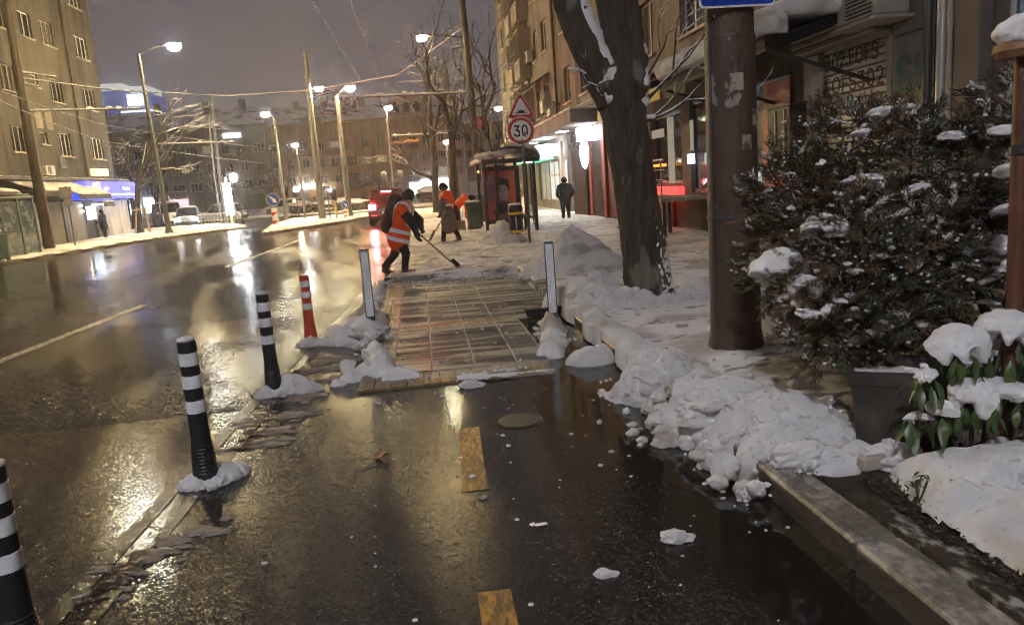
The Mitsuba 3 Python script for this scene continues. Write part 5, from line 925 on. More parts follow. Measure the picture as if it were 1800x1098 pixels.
add('roof', [mesh([(6.56, 10.3, 3.75), (6.56, 14.8, 3.75), (4.95, 14.8, 3.35), (4.95, 10.3, 3.35), (6.56, 10.3, 3.62), (6.56, 14.8, 3.62), (4.95, 14.8, 3.22), (4.95, 10.3, 3.22)], [(0, 2, 1), (0, 3, 2), (4, 5, 6), (4, 6, 7), (0, 1, 5), (0, 5, 4), (1, 2, 6), (1, 6, 5), (2, 3, 7), (2, 7, 6), (3, 0, 4), (3, 4, 7)])], 'cloth_black', cn)
add('frame', [rod((4.98, y, 3.2), (6.55, y, 2.7), .03, 6) for y in (10.35, 13.3, 14.75)] + [rod((4.98, 10.3, 3.2), (4.98, 14.8, 3.2), .035, 6)], 'dark_steel', cn)
add('snow', [blob((5.06, 10.5 + i * .37, 3.52), (.30, .34, .24), 40 + i, .3, 3, .5) for i in range(12)] + [blob((5.7, 10.6 + i * .5, 3.72), (.6, .45, .22), 60 + i, .3, 3, .4) for i in range(9)], 'snow', cn, smooth=True)

# the long block across the square
C = thing('square_block', 'long ochre apartment block across the square under a snowy roof', 'building')
def block(t, x0, x1, y, H, mat, cols, seed, lit=()):
    g = random.Random(seed); o, r = (x0, y, 0), (1, 0, 0); W = x1 - x0; w = []; du = W / cols
    for i in range(cols):
        for f in range(1, int(H / 2.95)): a = (i + .5) * du; hw = g.choice([.75, .95, .95, .6]); w.append((a - hw, a + hw, f * 2.95 + .75, f * 2.95 + 2.25))
    facade(t, o, r, W, H, w, mat, .4)
    for i, q in enumerate(w):
        window(t, o, r, *q, 3 if q[1] - q[0] > 1.3 else 2, g.choice(['dim_frame', 'white_frame', 'dim_frame']), 'window_glow' if g.random() < .05 else g.choice(['night_glass', 'night_glass', 'curtained_glass']), back=.25, bar=.09, sill=g.random() < .5)
        if g.random() < .14:
            k = add('balcony', facing(join([box(q[0] - .5, q[1] + .5, q[2] - .95, q[2] - .8, .004, 1.1)] + [box(q[0] - .5, q[1] + .5, q[2] - .78, q[2] + .2, 1.0, 1.08)]), o, r, (0, 0, 1)), 'plaster_dim', t); add('snow', facing(box(q[0] - .5, q[1] + .5, q[2] + .21, q[2] + .32, .98, 1.12), o, r, (0, 0, 1)), 'snow_street', k)
    add('cornice', facing(box(-.3, W + .3, H + .004, H + .3, -.5, .5), o, r, (0, 0, 1)), mat, t)
def roof(t, x0, x1, y, z, rise, d=7.0):
    v = [(x0, y - .6, z), (x1, y - .6, z), (x1, y + d, z + rise), (x0, y + d, z + rise), (x1, y + 2 * d, z), (x0, y + 2 * d, z)]
    add('roof', mesh(v, [(0, 1, 2), (0, 2, 3), (3, 2, 4), (3, 4, 5), (0, 3, 5), (1, 4, 2), (0, 5, 4), (0, 4, 1)]), 'snow_street', t)
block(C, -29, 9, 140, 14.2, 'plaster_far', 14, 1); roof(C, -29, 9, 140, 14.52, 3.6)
for x in (-21, -16, -9, 3, 6.5): add('chimney', box(x - .5, x + .5, 145, 146, 16.6, 19.0), 'stone_grey', C)
each('pilaster', [box(x - .5, x + .5, 139.5, 139.95, 0, 14.1) for x in (-18.4, -7.6, -1.4)], 'plaster_far', C)
each('shop_window', [box(x, x + 3.2, 139.6, 139.98, .6, 2.9) for x in (-22.5, -18.0, -4.5)], 'plaster_dim', C); each('lit_shop_window', [box(-1.5, 2.5, 139.4, 139.58, .6, 3.2), box(3.4, 6.4, 139.4, 139.58, .8, 3.2)], 'glow_cool', C); add('lit_shop_sign', box(-21.0, -17.0, 139.2, 139.5, 3.1, 3.9), 'glow_bright', C)
add('string_lights', [trimesh.creation.icosphere(1, .13).apply_translation((-3.8 + i * .33, 139.2, 9.9 + .18 * math.sin(i * .9) + i * .03)) for i in range(15)], 'glow_orange', C)
C2 = thing('square_block', 'dim grey left wing of the block across the square', 'building'); block(C2, -66, -24.6, 133, 13.9, 'plaster_dim', 15, 2); roof(C2, -66, -24.6, 133, 14.22, 3.6)
for x in (-60, -52, -43, -35, -29): add('chimney', box(x - .5, x + .5, 138, 139, 16.2, 19.0), 'stone_grey', C2)
each('lit_shop_window', [box(-58.5, -56.5, 132.4, 132.7, 1.0, 3.3), box(-48.0, -46.2, 132.4, 132.7, .8, 3.6), box(-45.6, -43.9, 132.4, 132.7, .8, 3.4)], 'glow_cool', C2); add('lit_shop_window', box(-41.5, -38.5, 132.4, 132.7, .8, 3.4), 'lit_pink', C2); add('lit_window', box(-31.5, -28.6, 132.6, 132.78, 12.2, 13.0), 'glow_cool', C2)
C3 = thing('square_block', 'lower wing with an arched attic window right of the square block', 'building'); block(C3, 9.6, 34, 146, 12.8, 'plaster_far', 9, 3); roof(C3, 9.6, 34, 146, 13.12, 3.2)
gb_ = [(-3.2, 0), (3.2, 0), (3.2, 2.6), (1.9, 3.6), (0, 4.1), (-1.9, 3.6), (-3.2, 2.6)]; k = add('attic_gable', upright(gb_, 0, 2, (-.8, 139.6, 14.55)), 'plaster_far', C)
for x in (-1.9, 0, 1.9): add('arched_window', upright([(-.55, 0), (.55, 0), (.55, 1.2), (.35, 1.65), (0, 1.8), (-.35, 1.65), (-.55, 1.2)], 0, .08, (x - .8, 139.5, 15.3)), 'night_glass', k)
# the roof sign: two red ovals round the word
RS = thing('roof_sign', 'unlit red oval roof sign on the snowy roof of the square block', 'roof sign'); g_ = np.linspace(0, 2 * np.pi, 61)
add('oval', [tube(np.stack([-13.6 + a * np.cos(g_), 0 * g_ + 141, 17.9 + b * np.sin(g_)], 1), .10, 6) for a, b in ((4.35, 2.05), (3.7, 1.6))], 'tube_red', RS)
tm = text('Happy', 1.75, .12, True, .95); tm.vertices[:, 0] += .25 * tm.vertices[:, 1]; add('lettering', facing(tm, (-16.4, 140.95, 17.1), (1, 0, .03), (0, 0, 1)), 'tube_red', RS)
add('frame', [rod((-17.5 + i * 1.9, 141.2, 14.6), (-17.5 + i * 1.9, 141.2, 18.2), .07, 5) for i in range(5)] + [rod((-18.2, 141.2, 16.0), (-9, 141.2, 16.0), .09, 5)], 'dark_steel', RS)
# the blue-lit office tower far behind the corner house
W_ = thing('office_tower', 'far office tower with blue lit top floors and a white screen', 'building')
add('body', box(-113, -95, 300, 316, 0, 36.6), 'plaster_dim', W_); each('crown', [box(-113.5, -103.9, 299.8, 315, 36.7, 45.0), box(-103.8, -94.8, 299.9, 315, 36.7, 43.5)], 'tower_lit', W_)
each('parapet', [box(-113.6, -104.2, 299, 314, 45.1, 47.4), box(-101.6, -95.2, 299, 314, 43.6, 46.0)], 'shop_light', W_); each('screen', [box(-103.2, -97.6, 299.3, 299.7, 39.2, 43.2), box(-113.3, -112.0, 299.3, 299.7, 39.5, 43.3)], 'glow_cool', W_)
each('light', [box(-106 + i * 1.15, -105.4 + i * 1.15, 299.3, 299.7, 36.9, 37.5) for i in range(11)], 'glow_cool', W_)
# ---------------------------------------------------------------- signs
def sign_pole(t, x, y, h, r=.03, z0=.1): add('pole', tube([(x, y, z0), (x, y, h)], r, 12), 'galvanised', t, smooth=True)
def tri(s, r=.05): h = s * .866; return Polygon([(-s / 2 + 1.73 * r, r), (s / 2 - 1.73 * r, r), (0, h - 2 * r)]).buffer(r)
t = thing('speed_sign', 'red-rimmed triangle over a round 30 sign on one thin pole', 'traffic sign'); X, Y_ = 2.52, 17.86; sign_pole(t, 2.56, Y_ + .05, 3.4, .033)
k = add('triangle', upright(tri(.68), 0, .006, (2.555, Y_, 3.10)), 'sign_red', t); add('edge', upright(tri(.70).difference(tri(.665).buffer(-.001)), .001, .008, (2.555, Y_ - .001, 3.09)), 'sign_white', k)
add('field', upright(tri(.46, .03), 0, .003, (2.555, Y_ - .003, 3.17)), 'sign_white', k)
hump = [(-.14, 0), (.14, 0), (.14, .02), (.10, .025)] + [(.085 * math.cos(a), .022 + .055 * math.sin(a)) for a in np.linspace(.0, math.pi, 14)] + [(-.10, .025), (-.14, .02)]
add('symbol', upright(Polygon(hump).buffer(0), 0, .002, (2.555, Y_ - .006, 3.20)), 'sign_black', k)
k = add('disc', upright(Polygon(disc(.315, 48)), 0, .006, (X, Y_, 2.80)), 'sign_red', t); add('edge', upright(Polygon(disc(.325, 48)).difference(Polygon(disc(.31, 48))), .0, .009, (X, Y_ - .002, 2.80)), 'sign_white', k)
add('field', upright(Polygon(disc(.238, 48)), 0, .003, (X, Y_ - .004, 2.80)), 'sign_white', k); tm = text('30', .255, .003, True, .80); tm.apply_translation((-tm.bounds[:, 0].mean(), 0, 0)); add('digits', facing(tm, (X, Y_ - .005, 2.675), (1, 0, 0), (0, 0, 1)), 'sign_black', k)
add('sticker', upright([(.07, -.12), (.14, -.12), (.14, -.02), (.07, -.02)], 0, .002, (X, Y_ - .010, 2.8)), 'dim_frame', k); add('clamp', upright([(-.10, -.31), (.10, -.27), (.02, -.20), (-.06, -.26)], 0, .004, (X, Y_ - .012, 2.8)), 'galvanised', k)
def arrow_disc(x, y, z, r, label, zc):
    t = thing('arrow_sign', label, 'traffic sign', 'blue arrow signs on the island'); sign_pole(t, x + .05, y + .06, z + r, .03, .1)
    add('rim', upright(Polygon(disc(r, 40)), 0, .006, (x, y, z)), 'sign_white', t); add('field', upright(Polygon(disc(r * .93, 40)), 0, .004, (x, y - .003, z)), 'sign_blue', t)
    a = Polygon([(-.55, .45), (-.40, .58), (.25, -.05), (.30, .25), (.55, -.50), (-.25, -.42), (.05, -.22)]); a = Polygon(np.array(a.exterior.coords) * r); add('arrow', upright(a.buffer(0), 0, .003, (x, y - .006, z)), 'sign_white', t)
    p = add('board', box(x - .17, x + .17, y - .03, y - .01, .15, zc), 'sign_white', t, label='red and white striped board'); n = 2
    for i in range(n):
        h = (zc - .15) / n; z0 = .15 + i * h; add('stripe', mesh([(x - .165, y - .034, z0), (x + .165, y - .034, z0 + h * .5), (x - .165, y - .034, z0 + h * .55), (x - .165, y - .031, z0), (x + .165, y - .031, z0 + h * .5), (x - .165, y - .031, z0 + h * .55)], [(0, 1, 2), (3, 5, 4), (0, 3, 4), (0, 4, 1), (1, 4, 5), (1, 5, 2)]), 'sign_red', p)
arrow_disc(-8.38, 45, 1.62, .37, 'blue arrow disc over a red and white board at the near end of the island', 1.12)
arrow_disc(-4.62, 48, 1.0, .24, 'smaller blue arrow disc behind the traffic light', .7)
def crossing(x, y, z, s, t, mat='sign_blue'):
    add('plate', upright([(-s, -s), (s, -s), (s, s), (-s, s)], 0, .006, (x, y, z)), 'sign_white', t); add('field', upright([(-s * .93, -s * .93), (s * .93, -s * .93), (s * .93, s * .93), (-s * .93, s * .93)], 0, .004, (x, y - .003, z)), mat, t); add('triangle', upright([(-s * .7, -s * .6), (s * .7, -s * .6), (0, s * .72)], 0, .003, (x, y - .006, z)), 'sign_white', t)
    add('symbol', upright([(-s * .12, -s * .5), (s * .15, -s * .5), (s * .05, s * .2), (-s * .05, s * .2)], 0, .002, (x, y - .009, z)), 'sign_black', t)
t = thing('crossing_sign', 'blue pedestrian crossing sign beside the tallest trolley pole', 'traffic sign'); sign_pole(t, -5.5, 47.05, 2.15); crossing(-5.52, 47, 1.98, .22, t)
t = thing('warning_signs', 'two red triangles over a lit blue crossing sign behind the crew', 'traffic sign'); sign_pole(t, 2.85, 60.1, 3.3)
for z in (2.68, 2.05): add('triangle', upright(tri(.75), 0, .006, (2.85, 60, z)), 'sign_red', t); add('field', upright(tri(.46, .03), 0, .004, (2.85, 59.995, z + .08)), 'sign_white', t)
crossing(2.83, 60, 1.72, .27, t); add('lit_edge', box(2.6, 3.1, 59.9, 60.0, 1.30, 1.42), 'glow_bright', t)
t = thing('traffic_light', 'yellow traffic light post with white boards on the island', 'traffic light')
add('post', tube([(-5.12, 47.2, .1), (-5.12, 47.2, 1.55)], .07, 12), 'sign_yellow_dim', t, smooth=True); add('head', box(-5.28, -5.0, 47.1, 47.3, 1.25, 1.95, .03), 'sign_black', t); add('back_disc', upright(Polygon(disc(.17)), 0, .02, (-5.2, 47.02, 1.15)), 'dim_frame', t)
add('board', box(-5.42, -5.2, 47.1, 47.13, 1.98, 2.45), 'ac_white', t); add('board', box(-5.14, -4.92, 47.1, 47.13, 1.98, 2.42), 'ac_white', t); add('lamp', trimesh.creation.icosphere(2, .10).apply_translation((-5.33, 47.05, 1.92)), 'globe_white', t)
t = thing('notice_post', 'thin post with a grey notice plate before the corner house', 'sign'); sign_pole(t, -16.35, 37.7, 2.95, .03); add('plate', box(-16.62, -16.08, 37.62, 37.66, 2.40, 2.9), 'stone_grey', t); add('plate', box(-16.5, -16.1, 37.62, 37.66, 2.05, 2.36), 'stone_grey', t)
t = thing('stop_banner', 'small dark hanging banner with a white and a red square on the dark trolley pole', 'banner'); add('frame', [box(2.44, 2.84, 29.86, 29.9, 3.68, 4.66)], 'dark_steel', t); add('panel', box(2.50, 2.78, 29.84, 29.855, 4.22, 4.58), 'ac_white', t); add('panel', box(2.50, 2.78, 29.84, 29.855, 3.80, 4.18), 'sign_red', t)
tm = text('M', .2, .003, True); add('lettering', facing(tm, (2.55, 29.836, 4.30), (1, 0, 0), (0, 0, 1)), 'dim_frame', t); tm = text('К', .2, .003, True); add('lettering', facing(tm, (2.56, 29.836, 3.88), (1, 0, 0), (0, 0, 1)), 'dim_frame', t)
t = thing('stop_plate', 'pale bus stop plate on a post behind the green bin', 'sign'); sign_pole(t, 2.02, 27.2, 2.1, .03); add('plate', box(1.82, 2.28, 27.1, 27.13, 1.25, 1.75), 'shop_plate', t)

# ---------------------------------------------------------------- bus shelter and the bins
S = thing('bus_shelter', 'glass bus shelter with a red portrait poster and snow on its curved roof', 'bus shelter')
for x, y in ((3.42, 22.2), (3.42, 24.2), (3.42, 26.4), (2.1, 24.05), (2.1, 26.4)): add('post', box(x - .05, x + .05, y - .05, y + .05, .1, 2.32), 'teal_dark', S)
a_ = np.linspace(0, math.pi, 13); arc = [(2.75 - .85 * math.cos(q), 2.28 + .36 * math.sin(q)) for q in a_]; P_ = Polygon(arc)
add('roof', upright(P_.difference(P_.buffer(-.03)), 0, 4.6, (0, 22.0, 0)), 'teal_dark', S); add('roof_glass', upright(Polygon([(2.75 + (x - 2.75) * .93, 2.28 + (z - 2.28) * .9) for x, z in arc]), 0, .02, (0, 22.02, 0)), 'clear_glass', S)
sn = Polygon([(2.75 - .88 * math.cos(q), 2.30 + .38 * math.sin(q)) for q in a_] + [(2.75 + .88 * math.cos(q), 2.30 + (.40 + .12 * math.sin(2 * q)) * math.sin(q)) for q in a_]).buffer(.018)
add('snow', [upright(sn, 0, 4.5, (0, 22.05, 0))] + [blob((2.0 + .35 * i, 22.2 + .1 * i, 2.42 + .06 * i), (.3, .4, .10), i, .4, 3) for i in range(3)], 'heaped_snow', S, smooth=50)
add('fascia', box(1.9, 3.6, 21.96, 22.0, 2.18, 2.30), 'teal_dark', S)
for y0, y1 in ((22.3, 23.2), (23.25, 24.15), (24.3, 25.3), (25.35, 26.35)): add('pane', box(3.415, 3.425, y0, y1, .35, 2.15), 'clear_glass', S)
for y in (22.75, 23.7): add('bar', box(3.40, 3.44, y - .02, y + .02, .3, 2.2), 'teal_dark', S)
add('bench', box(2.95, 3.36, 22.3, 26.2, .52, .57), 'teal_dark', S)
for y in (22.6, 24.2, 25.8): add('bench_leg', box(3.1, 3.16, y - .02, y + .02, .1, .519), 'teal_dark', S)
add('lamp', box(3.1, 3.4, 22.05, 22.3, 2.15, 2.18), 'glow_cool', S); add('lamp', trimesh.creation.icosphere(2, .035).apply_translation((1.92, 23.8, 2.02)), 'glow_yellow', S)
pb = add('poster_case', [box(2.08, 3.22, 23.86, 24.0, .35, 2.14, .02)], 'sign_black', S); add('poster', box(2.15, 3.06, 23.845, 23.858, .48, 2.00), 'poster_red', pb, label='dark red poster with a grey portrait'); add('case_foot', box(2.45, 2.85, 23.9, 23.98, .1, .349), 'sign_black', pb)
hd = Polygon([(.20 * math.cos(q) * (1 - .14 * (math.sin(q) < 0)), .28 * math.sin(q)) for q in np.linspace(0, 6.28, 40)]); F = lambda m, x, z, d=23.84: moved(m, (x, d, z))
add('portrait', F(upright(hd, 0, .003, (0, 0, 0)), 2.66, 1.35), 'face_grey', pb); add('portrait_hair', F(upright(Polygon([(-.2, -.02), (-.21, .16), (-.12, .30), (.05, .33), (.19, .24), (.21, .02), (.17, -.08), (.15, .10), (-.02, .15), (-.15, .10)]).buffer(.012), 0, .002, (0, 0, 0)), 2.66, 1.43, 23.838), 'sign_black', pb)
add('portrait_shoulders', F(upright(Polygon([(-.34, -.3), (-.24, -.04), (-.08, .03), (.08, .03), (.26, -.04), (.36, -.3)]).buffer(.02), 0, .002, (0, 0, 0)), 2.66, .98, 23.839), 'sign_black', pb)
each('portrait_feature', [F(upright([(-.028, -.010), (.028, -.010), (.028, .010), (-.028, .010)], 0, .001, (0, 0, 0)), 2.66 + x, z, 23.836) for x, z in ((-.075, 1.40), (.055, 1.40), (-.075, 1.435), (.055, 1.435), (-.015, 1.20))] + [F(upright([(-.012, 0), (.018, 0), (.0, .10)], 0, .001, (0, 0, 0)), 2.65, 1.28, 23.836)], 'sign_black', pb)
add('poster_lettering', facing(text('DOKAT NA', .075, .002, True), (2.56, 23.842, .72), (1, 0, 0), (0, 0, 1)), 'sign_white', pb)
add('poster_marks', [F(upright([(0, 0), (.07, 0), (.13, .09), (.06, .09)], 0, .002, (0, 0, 0)), 2.70 + i * .115, 1.76) for i in range(3)] + [F(upright(Polygon([(0, 0), (.09, .16), (.18, 0), (.14, 0), (.09, .10), (.04, 0)]), 0, .002, (0, 0, 0)), 2.19, 1.72), F(upright([(0, 0), (.28, 0), (.28, .025), (0, .025)], 0, .002, (0, 0, 0)), 2.17, 1.63)], 'dim_frame', pb)
t = thing('litter_bin', 'black litter bin with two yellow bands on a short post', 'litter bin'); c = (2.34, 18.55, 0)
add('body', lathe([(1e-3, .38), (.15, .38), (.165, .41), (.175, .80), (.165, .84), (.12, .84)], 24, c), 'black_plastic', t, smooth=40); add('lid', lathe([(.175, .88), (.185, .89), (.185, 1.02), (.16, 1.06), (1e-3, 1.07)], 24, c), 'black_plastic', t, smooth=40)
for z in (.385, .835): add('band', lathe([(.176, z), (.188, z + .005), (.188, z + .06), (.176, z + .065)], 24, c), 'sign_yellow', t, smooth=40)
add('stripe', box(2.31, 2.325, 18.362, 18.37, .46, .80), 'reflective_white', t); add('post', rod((2.36, 18.72, .1), (2.36, 18.72, 1.0), .03), 'dark_steel', t); add('snow_cap', blob((2.34, 18.55, 1.085), (.17, .17, .03), 3, .3, 3), 'snow_plain', t, smooth=True)
def wheelie(x, y, z0, label, s=1.0, mat='green_bin'):
    t = thing('wheeled_bin', label, 'rubbish bin'); M = T().translate([x, y, z0]).scale(s)
    v = [(-.21, -.24, .06), (.21, -.24, .06), (.21, .24, .06), (-.21, .24, .06), (-.26, -.3, .86), (.26, -.3, .86), (.26, .3, .86), (-.26, .3, .86)]
    add('body', trimesh.convex.convex_hull(np.array(v)), mat, t, to_world=M); add('rim', box(-.28, .28, -.32, .32, .84, .89, .01), mat, t, to_world=M); add('lid', moved(box(-.28, .28, -.33, .31, 0, .04, .015), (0, 0, .895), rx=.05), mat, t, to_world=M); add('snow', blob((0, 0, .96), (.24, .27, .04), 4, .4, 3), 'snow_plain', t, smooth=True, to_world=M)
    for sx in (-.2, .2): add('wheel', moved(trimesh.creation.cylinder(.09, .05), (sx, .24, .09), ry=math.pi / 2), 'black_rubber', t, to_world=M)
wheelie(1.78, 25.4, .12, 'dark green wheeled bin by the bending worker'); wheelie(-15.45, 29.3, .12, 'green bin at the left edge beside the glass kiosk', 1.15)
K = thing('glass_kiosk', 'blue glass telephone kiosk with snow on its rounded roof at the left edge', 'kiosk')
x0, x1, y0, y1 = -17.3, -15.85, 29.6, 33.3
for x, y in ((x0, y0), (x1, y0), (x0, y1), (x1, y1), (x1, 30.8), (x1, 32.1), (-16.6, y0)): add('post', box(x - .05, x + .05, y - .05, y + .05, .12, 2.4), 'teal_frame', K)
for a, b in ((29.7, 30.75), (30.85, 32.05), (32.15, 33.25)): add('side_panel', box(x1 - .02, x1 + .02, a, b, .25, 2.3), 'kiosk_glass', K)
add('end_panel', box(-16.55, x1 - .05, y0 - .02, y0 + .02, .2, 1.75), 'blue_panel', K); add('end_panel', box(x0 + .05, -16.65, y0 - .02, y0 + .02, .2, 1.75), 'blue_panel', K); add('cornice', box(x0 - .08, x1 + .08, y0 - .08, y1 + .08, 2.4, 2.5, .03), 'teal_frame', K)
add('roof', box(x0, x1, y0, y1, 2.505, 2.6, .04), 'teal_frame', K); add('snow', [blob(((x0 + x1) / 2, (y0 + y1) / 2, 2.66), (.86, 2.0, .22), 5, .15, 4, .5)], 'snow', K, smooth=True)
add('door_bar', [box(x1 + .021, x1 + .035, 30.95, 31.95, z, z + .05) for z in (.3, 1.1, 2.2)], 'galvanised', K)
t = thing('railing', 'white street railing beside the lit banner', 'railing')
add('frame', [tube([(-15.2, 54, .1), (-15.2, 54, .95), (-12.55, 54, .95), (-12.4, 54, .85), (-12.4, 54, .1)], .03, 8), rod((-15.2, 54, .5), (-12.4, 54, .5), .02, 6)] , 'white_frame', t, smooth=True)
for i in range(12): add('bar', rod((-15.0 + i * .22, 54, .12), (-15.0 + i * .22, 54, .93), .012, 5), 'white_frame', t)

# ---------------------------------------------------------------- cars
def car(x, y, rz, paint, label, L=4.3, W=1.78, H=1.55, suv=False, lights=None, snow=True, group=None, name='parked_car'):
    t = thing(name, label, 'car', group); M = T().translate([x, y, 0.02]).rotate([0, 0, 1], rz); hl, hw = L / 2, W / 2; bz = H * .56
    A = lambda n, m, mat, p=t, **k: add(n, m, mat, p, to_world=M, **k)
    def ring(z, l0, l1, w): return [(l0, -w, z), (l1, -w, z), (l1, w, z), (l0, w, z)]
    low = np.array(ring(.22, -hl + .12, hl - .12, hw - .06) + ring(.38, -hl, hl, hw) + ring(.62, -hl + .01, hl - .03, hw) + ring(bz - .06, -hl + .03, hl - .45 + .3 * suv, hw - .01) + ring(bz, -hl + .07, hl - 1.0, hw - .07))
    body = trimesh.convex.convex_hull(low); A('body', body, paint, smooth=30)
    c0, c1 = (-hl + .12, hl - 1.15) if suv else (-hl + .35, hl - 1.3)
    A('cabin_glass', trimesh.convex.convex_hull(np.array(ring(bz - .01, c0, c1, hw - .10) + ring(H - .06, c0 + .22, c1 - .65, hw - .24))), 'night_glass')
    A('roof', trimesh.convex.convex_hull(np.array(ring(H - .085, c0 + .20, c1 - .60, hw - .225) + ring(H - .02, c0 + .32, c1 - .75, hw - .30))), paint)
    for s in (-1, 1):
        for a, b in ((c0, c0 + .22), (c1, c1 - .65), ((c0 + c1) / 2, (c0 + c1) / 2 - .05)): A('pillar', rod((a, s * (hw - .10), bz - .02), (b, s * (hw - .235), H - .06), .035, 6), paint)
        A('mirror', box(c1 - .35, c1 - .18, s * hw - .02, s * hw + .16 if s > 0 else s * hw + .02, bz - .02, bz + .12, .03) if s > 0 else box(c1 - .35, c1 - .18, -hw - .16, -hw + .02, bz - .02, bz + .12, .03), paint)
        for q in (-hl * .6, hl * .62):
            w = A('wheel', moved(trimesh.creation.cylinder(.325, .22, sections=24), (q, s * (hw - .10), .325), rx=math.pi / 2), 'black_rubber'); A('rim', moved(trimesh.creation.cylinder(.20, .225, sections=16), (q, s * (hw - .10), .325), rx=math.pi / 2), 'galvanised', w)
        A('tail_light', box(-hl - .012, -hl + .10, s * (hw - .20) - .16, s * (hw - .20) + .16, .78 if suv else .62, 1.02 if suv else .78, .02), 'tail_red' if lights == 'rear' else 'car_red')
        A('headlight', box(hl - .16, hl + .004, s * (hw - .28) - .18, s * (hw - .28) + .18, .52, .70, .03), 'headlight' if lights == 'front' else 'galvanised')
    A('bumper', box(-hl - .04, -hl + .1, -hw + .1, hw - .1, .30, .52, .04), 'black_plastic' if not suv else paint); A('number_plate', box(-hl - .048, -hl - .041, -.26, .26, .56, .67), 'sign_white'); A('front_bumper', box(hl - .1, hl + .03, -hw + .12, hw - .12, .26, .48, .04), 'black_plastic')
    if lights == 'rear': A('brake_lamp', box(c0 + .16, c0 + .22, -.22, .22, H - .14, H - .10), 'tail_red')
    if snow: A('snow', [moved(blob((0, 0, 0), ((c1 - c0) * .38, hw * .72, .10), int(x * 7), .2, 3, .3), ((c0 + c1) / 2 - .15, 0, H + .0)), moved(blob((0, 0, 0), (.45, hw * .75, .07), int(x * 3), .2, 3, .3), (hl - .72, 0, bz - .04))], 'snow_plain', smooth=True)
    return t
car(-1.55, 38.6, 90, 'car_red', 'dark red off-road car with glowing tail lights ahead of the sweeping worker', 4.5, 1.82, 1.72, True, 'rear', False, name='braking_car')
car(-17.75, 60.5, -78, 'car_grey', 'grey car facing us with bright white headlights', 4.3, 1.8, 1.5, False, 'front', True, 'cars beyond the left pavement')
car(-21.2, 67, -60, 'car_white', 'white van-like car left of the one with headlights', 4.8, 1.95, 2.0, True, None, True, 'cars beyond the left pavement')
car(-16.6, 65.2, 170, 'car_grey', 'snow-covered car behind the white railing', 4.3, 1.78, 1.5, False, None, True, 'cars beyond the left pavement')
car(-13.5, 78, 178, 'car_grey', 'snowed-in car far off between banner and blue arrow sign', 4.3, 1.78, 1.5, False, None, True, 'cars beyond the left pavement')

# ---------------------------------------------------------------- hedges, benches and bare trees of the square
for i, (x, y, w, h, lb) in enumerate(((-10.7, 70, 1.3, 1.25, 'round clipped bush under a white cap behind the blue arrow sign'), (-8.6, 71, 1.5, 1.15, 'wider snowy bush left of the tallest trolley pole'), (-6.8, 71, 1.2, 1.25, 'snowy bush just behind the tallest trolley pole'), (-5.2, 66, 1.6, 1.1, 'low snowy hedge behind the traffic light'), (-3.3, 70, 1.4, 1.4, 'snowy bush left of the red car'), (1.2, 78, 1.7, 1.7, 'snowy bush between the two crew members'), (-13, 84, 2.2, .9, 'low snow mound in the park at left'))):
    t = thing('clipped_bush', lb, 'bush', 'snow-capped bushes of the square'); g = np.random.default_rng(i + 40)
    add('foliage', [blob((x, y, h * .42), (w * .8, w * .7, h * .5), i, .3, 3)] + [blob((x + g.normal(0, w * .3), y - w * .3 * g.random(), h * g.uniform(.3, .6)), (w * .35,) * 3, i * 9 + k, .6, 3, fr=4) for k in range(5)], 'hedge_dark', t); add('snow', [blob((x, y, h * .80), (w * .78, w * .7, h * .26), i + 5, .3, 3, .4)], 'snow_street', t, smooth=True)
t = thing('park_bench', 'snow-covered park bench in front of the bushes', 'bench'); add('seat', box(-8.0, -6.8, 64.0, 64.4, .42, .47), 'dark_wood', t); add('snow', blob((-7.4, 64.2, .52), (.6, .22, .08), 2, .3, 3), 'snow_street', t, smooth=True)
for x in (-7.9, -6.9): add('leg', box(x - .03, x + .03, 64.05, 64.35, .1, .419), 'dark_steel', t)
def tree(seed, base, dirn, L, r, depth, label, snow=1.0, up=.3, spread=.7, group='bare street trees', extra=(), mat='bark_plain'):
    q = Tree(seed); b = np.array(base, float); d = np.array(dirn, float)
    trunk = [b - [0, 0, .1], b + d * .35, b + d * .7 + [r * .3, 0, 0], b + d]; q.limb(trunk, [r * 1.35, r * 1.05, r * .95, r * .85], 10)
    for p, dd, LL, rr in extra: q.grow(b + np.array(p), dd, LL, rr, depth - 1, up, snow, spread)
    for k in range(4): a = k * 1.6 + seed; q.grow(b + d * (1.0 if k < 2 else q.g.uniform(.75, .95)), np.array([math.cos(a) * .75, math.sin(a) * .75, 1.0]) + d / np.linalg.norm(d) * .3, L * (1 if k < 2 else .8), r * (.7 if k < 2 else .5), depth, up, snow, spread)
    return q.build(label, group, mat)
tree(21, (1.43, 31, .1), (.08, 0, 4.0), 1.9, .16, 4, 'bare tree with a broad snowy crown behind the dark trolley pole', 1.2)
tree(22, (2.25, 22.4, .1), (.09, 0, 2.15), 1.15, .055, 3, 'thin young tree in front of the red poster', 1.0, .5)
tree(23, (.98, 45, .1), (.1, 0, 4.4), 2.4, .2, 4, 'dark leaning tree with a long low limb above the crew', 1.0, extra=[((0, 0, 1.9), (-1, 0, .75), 1.9, .12)])
tree(24, (3.0, 36, .1), (.1, .0, 4.2), 2.2, .17, 4, 'bare tree against the house front by the trolley pole', .8)
t5 = Tree(25); t5.limb([(-17.15, 48.5, 0), (-17.1, 48.5, 1.8), (-16.85, 48.5, 3.2), (-16.3, 48.5, 4.6), (-16.0, 48.5, 5.6)], [.22, .18, .15, .11, .08], 10); t5.white([(-17.0, 48.4, 1.8), (-16.8, 48.4, 3.2), (-16.25, 48.4, 4.6), (-15.95, 48.4, 5.6)], [.20, .18, .15, .10], 2)
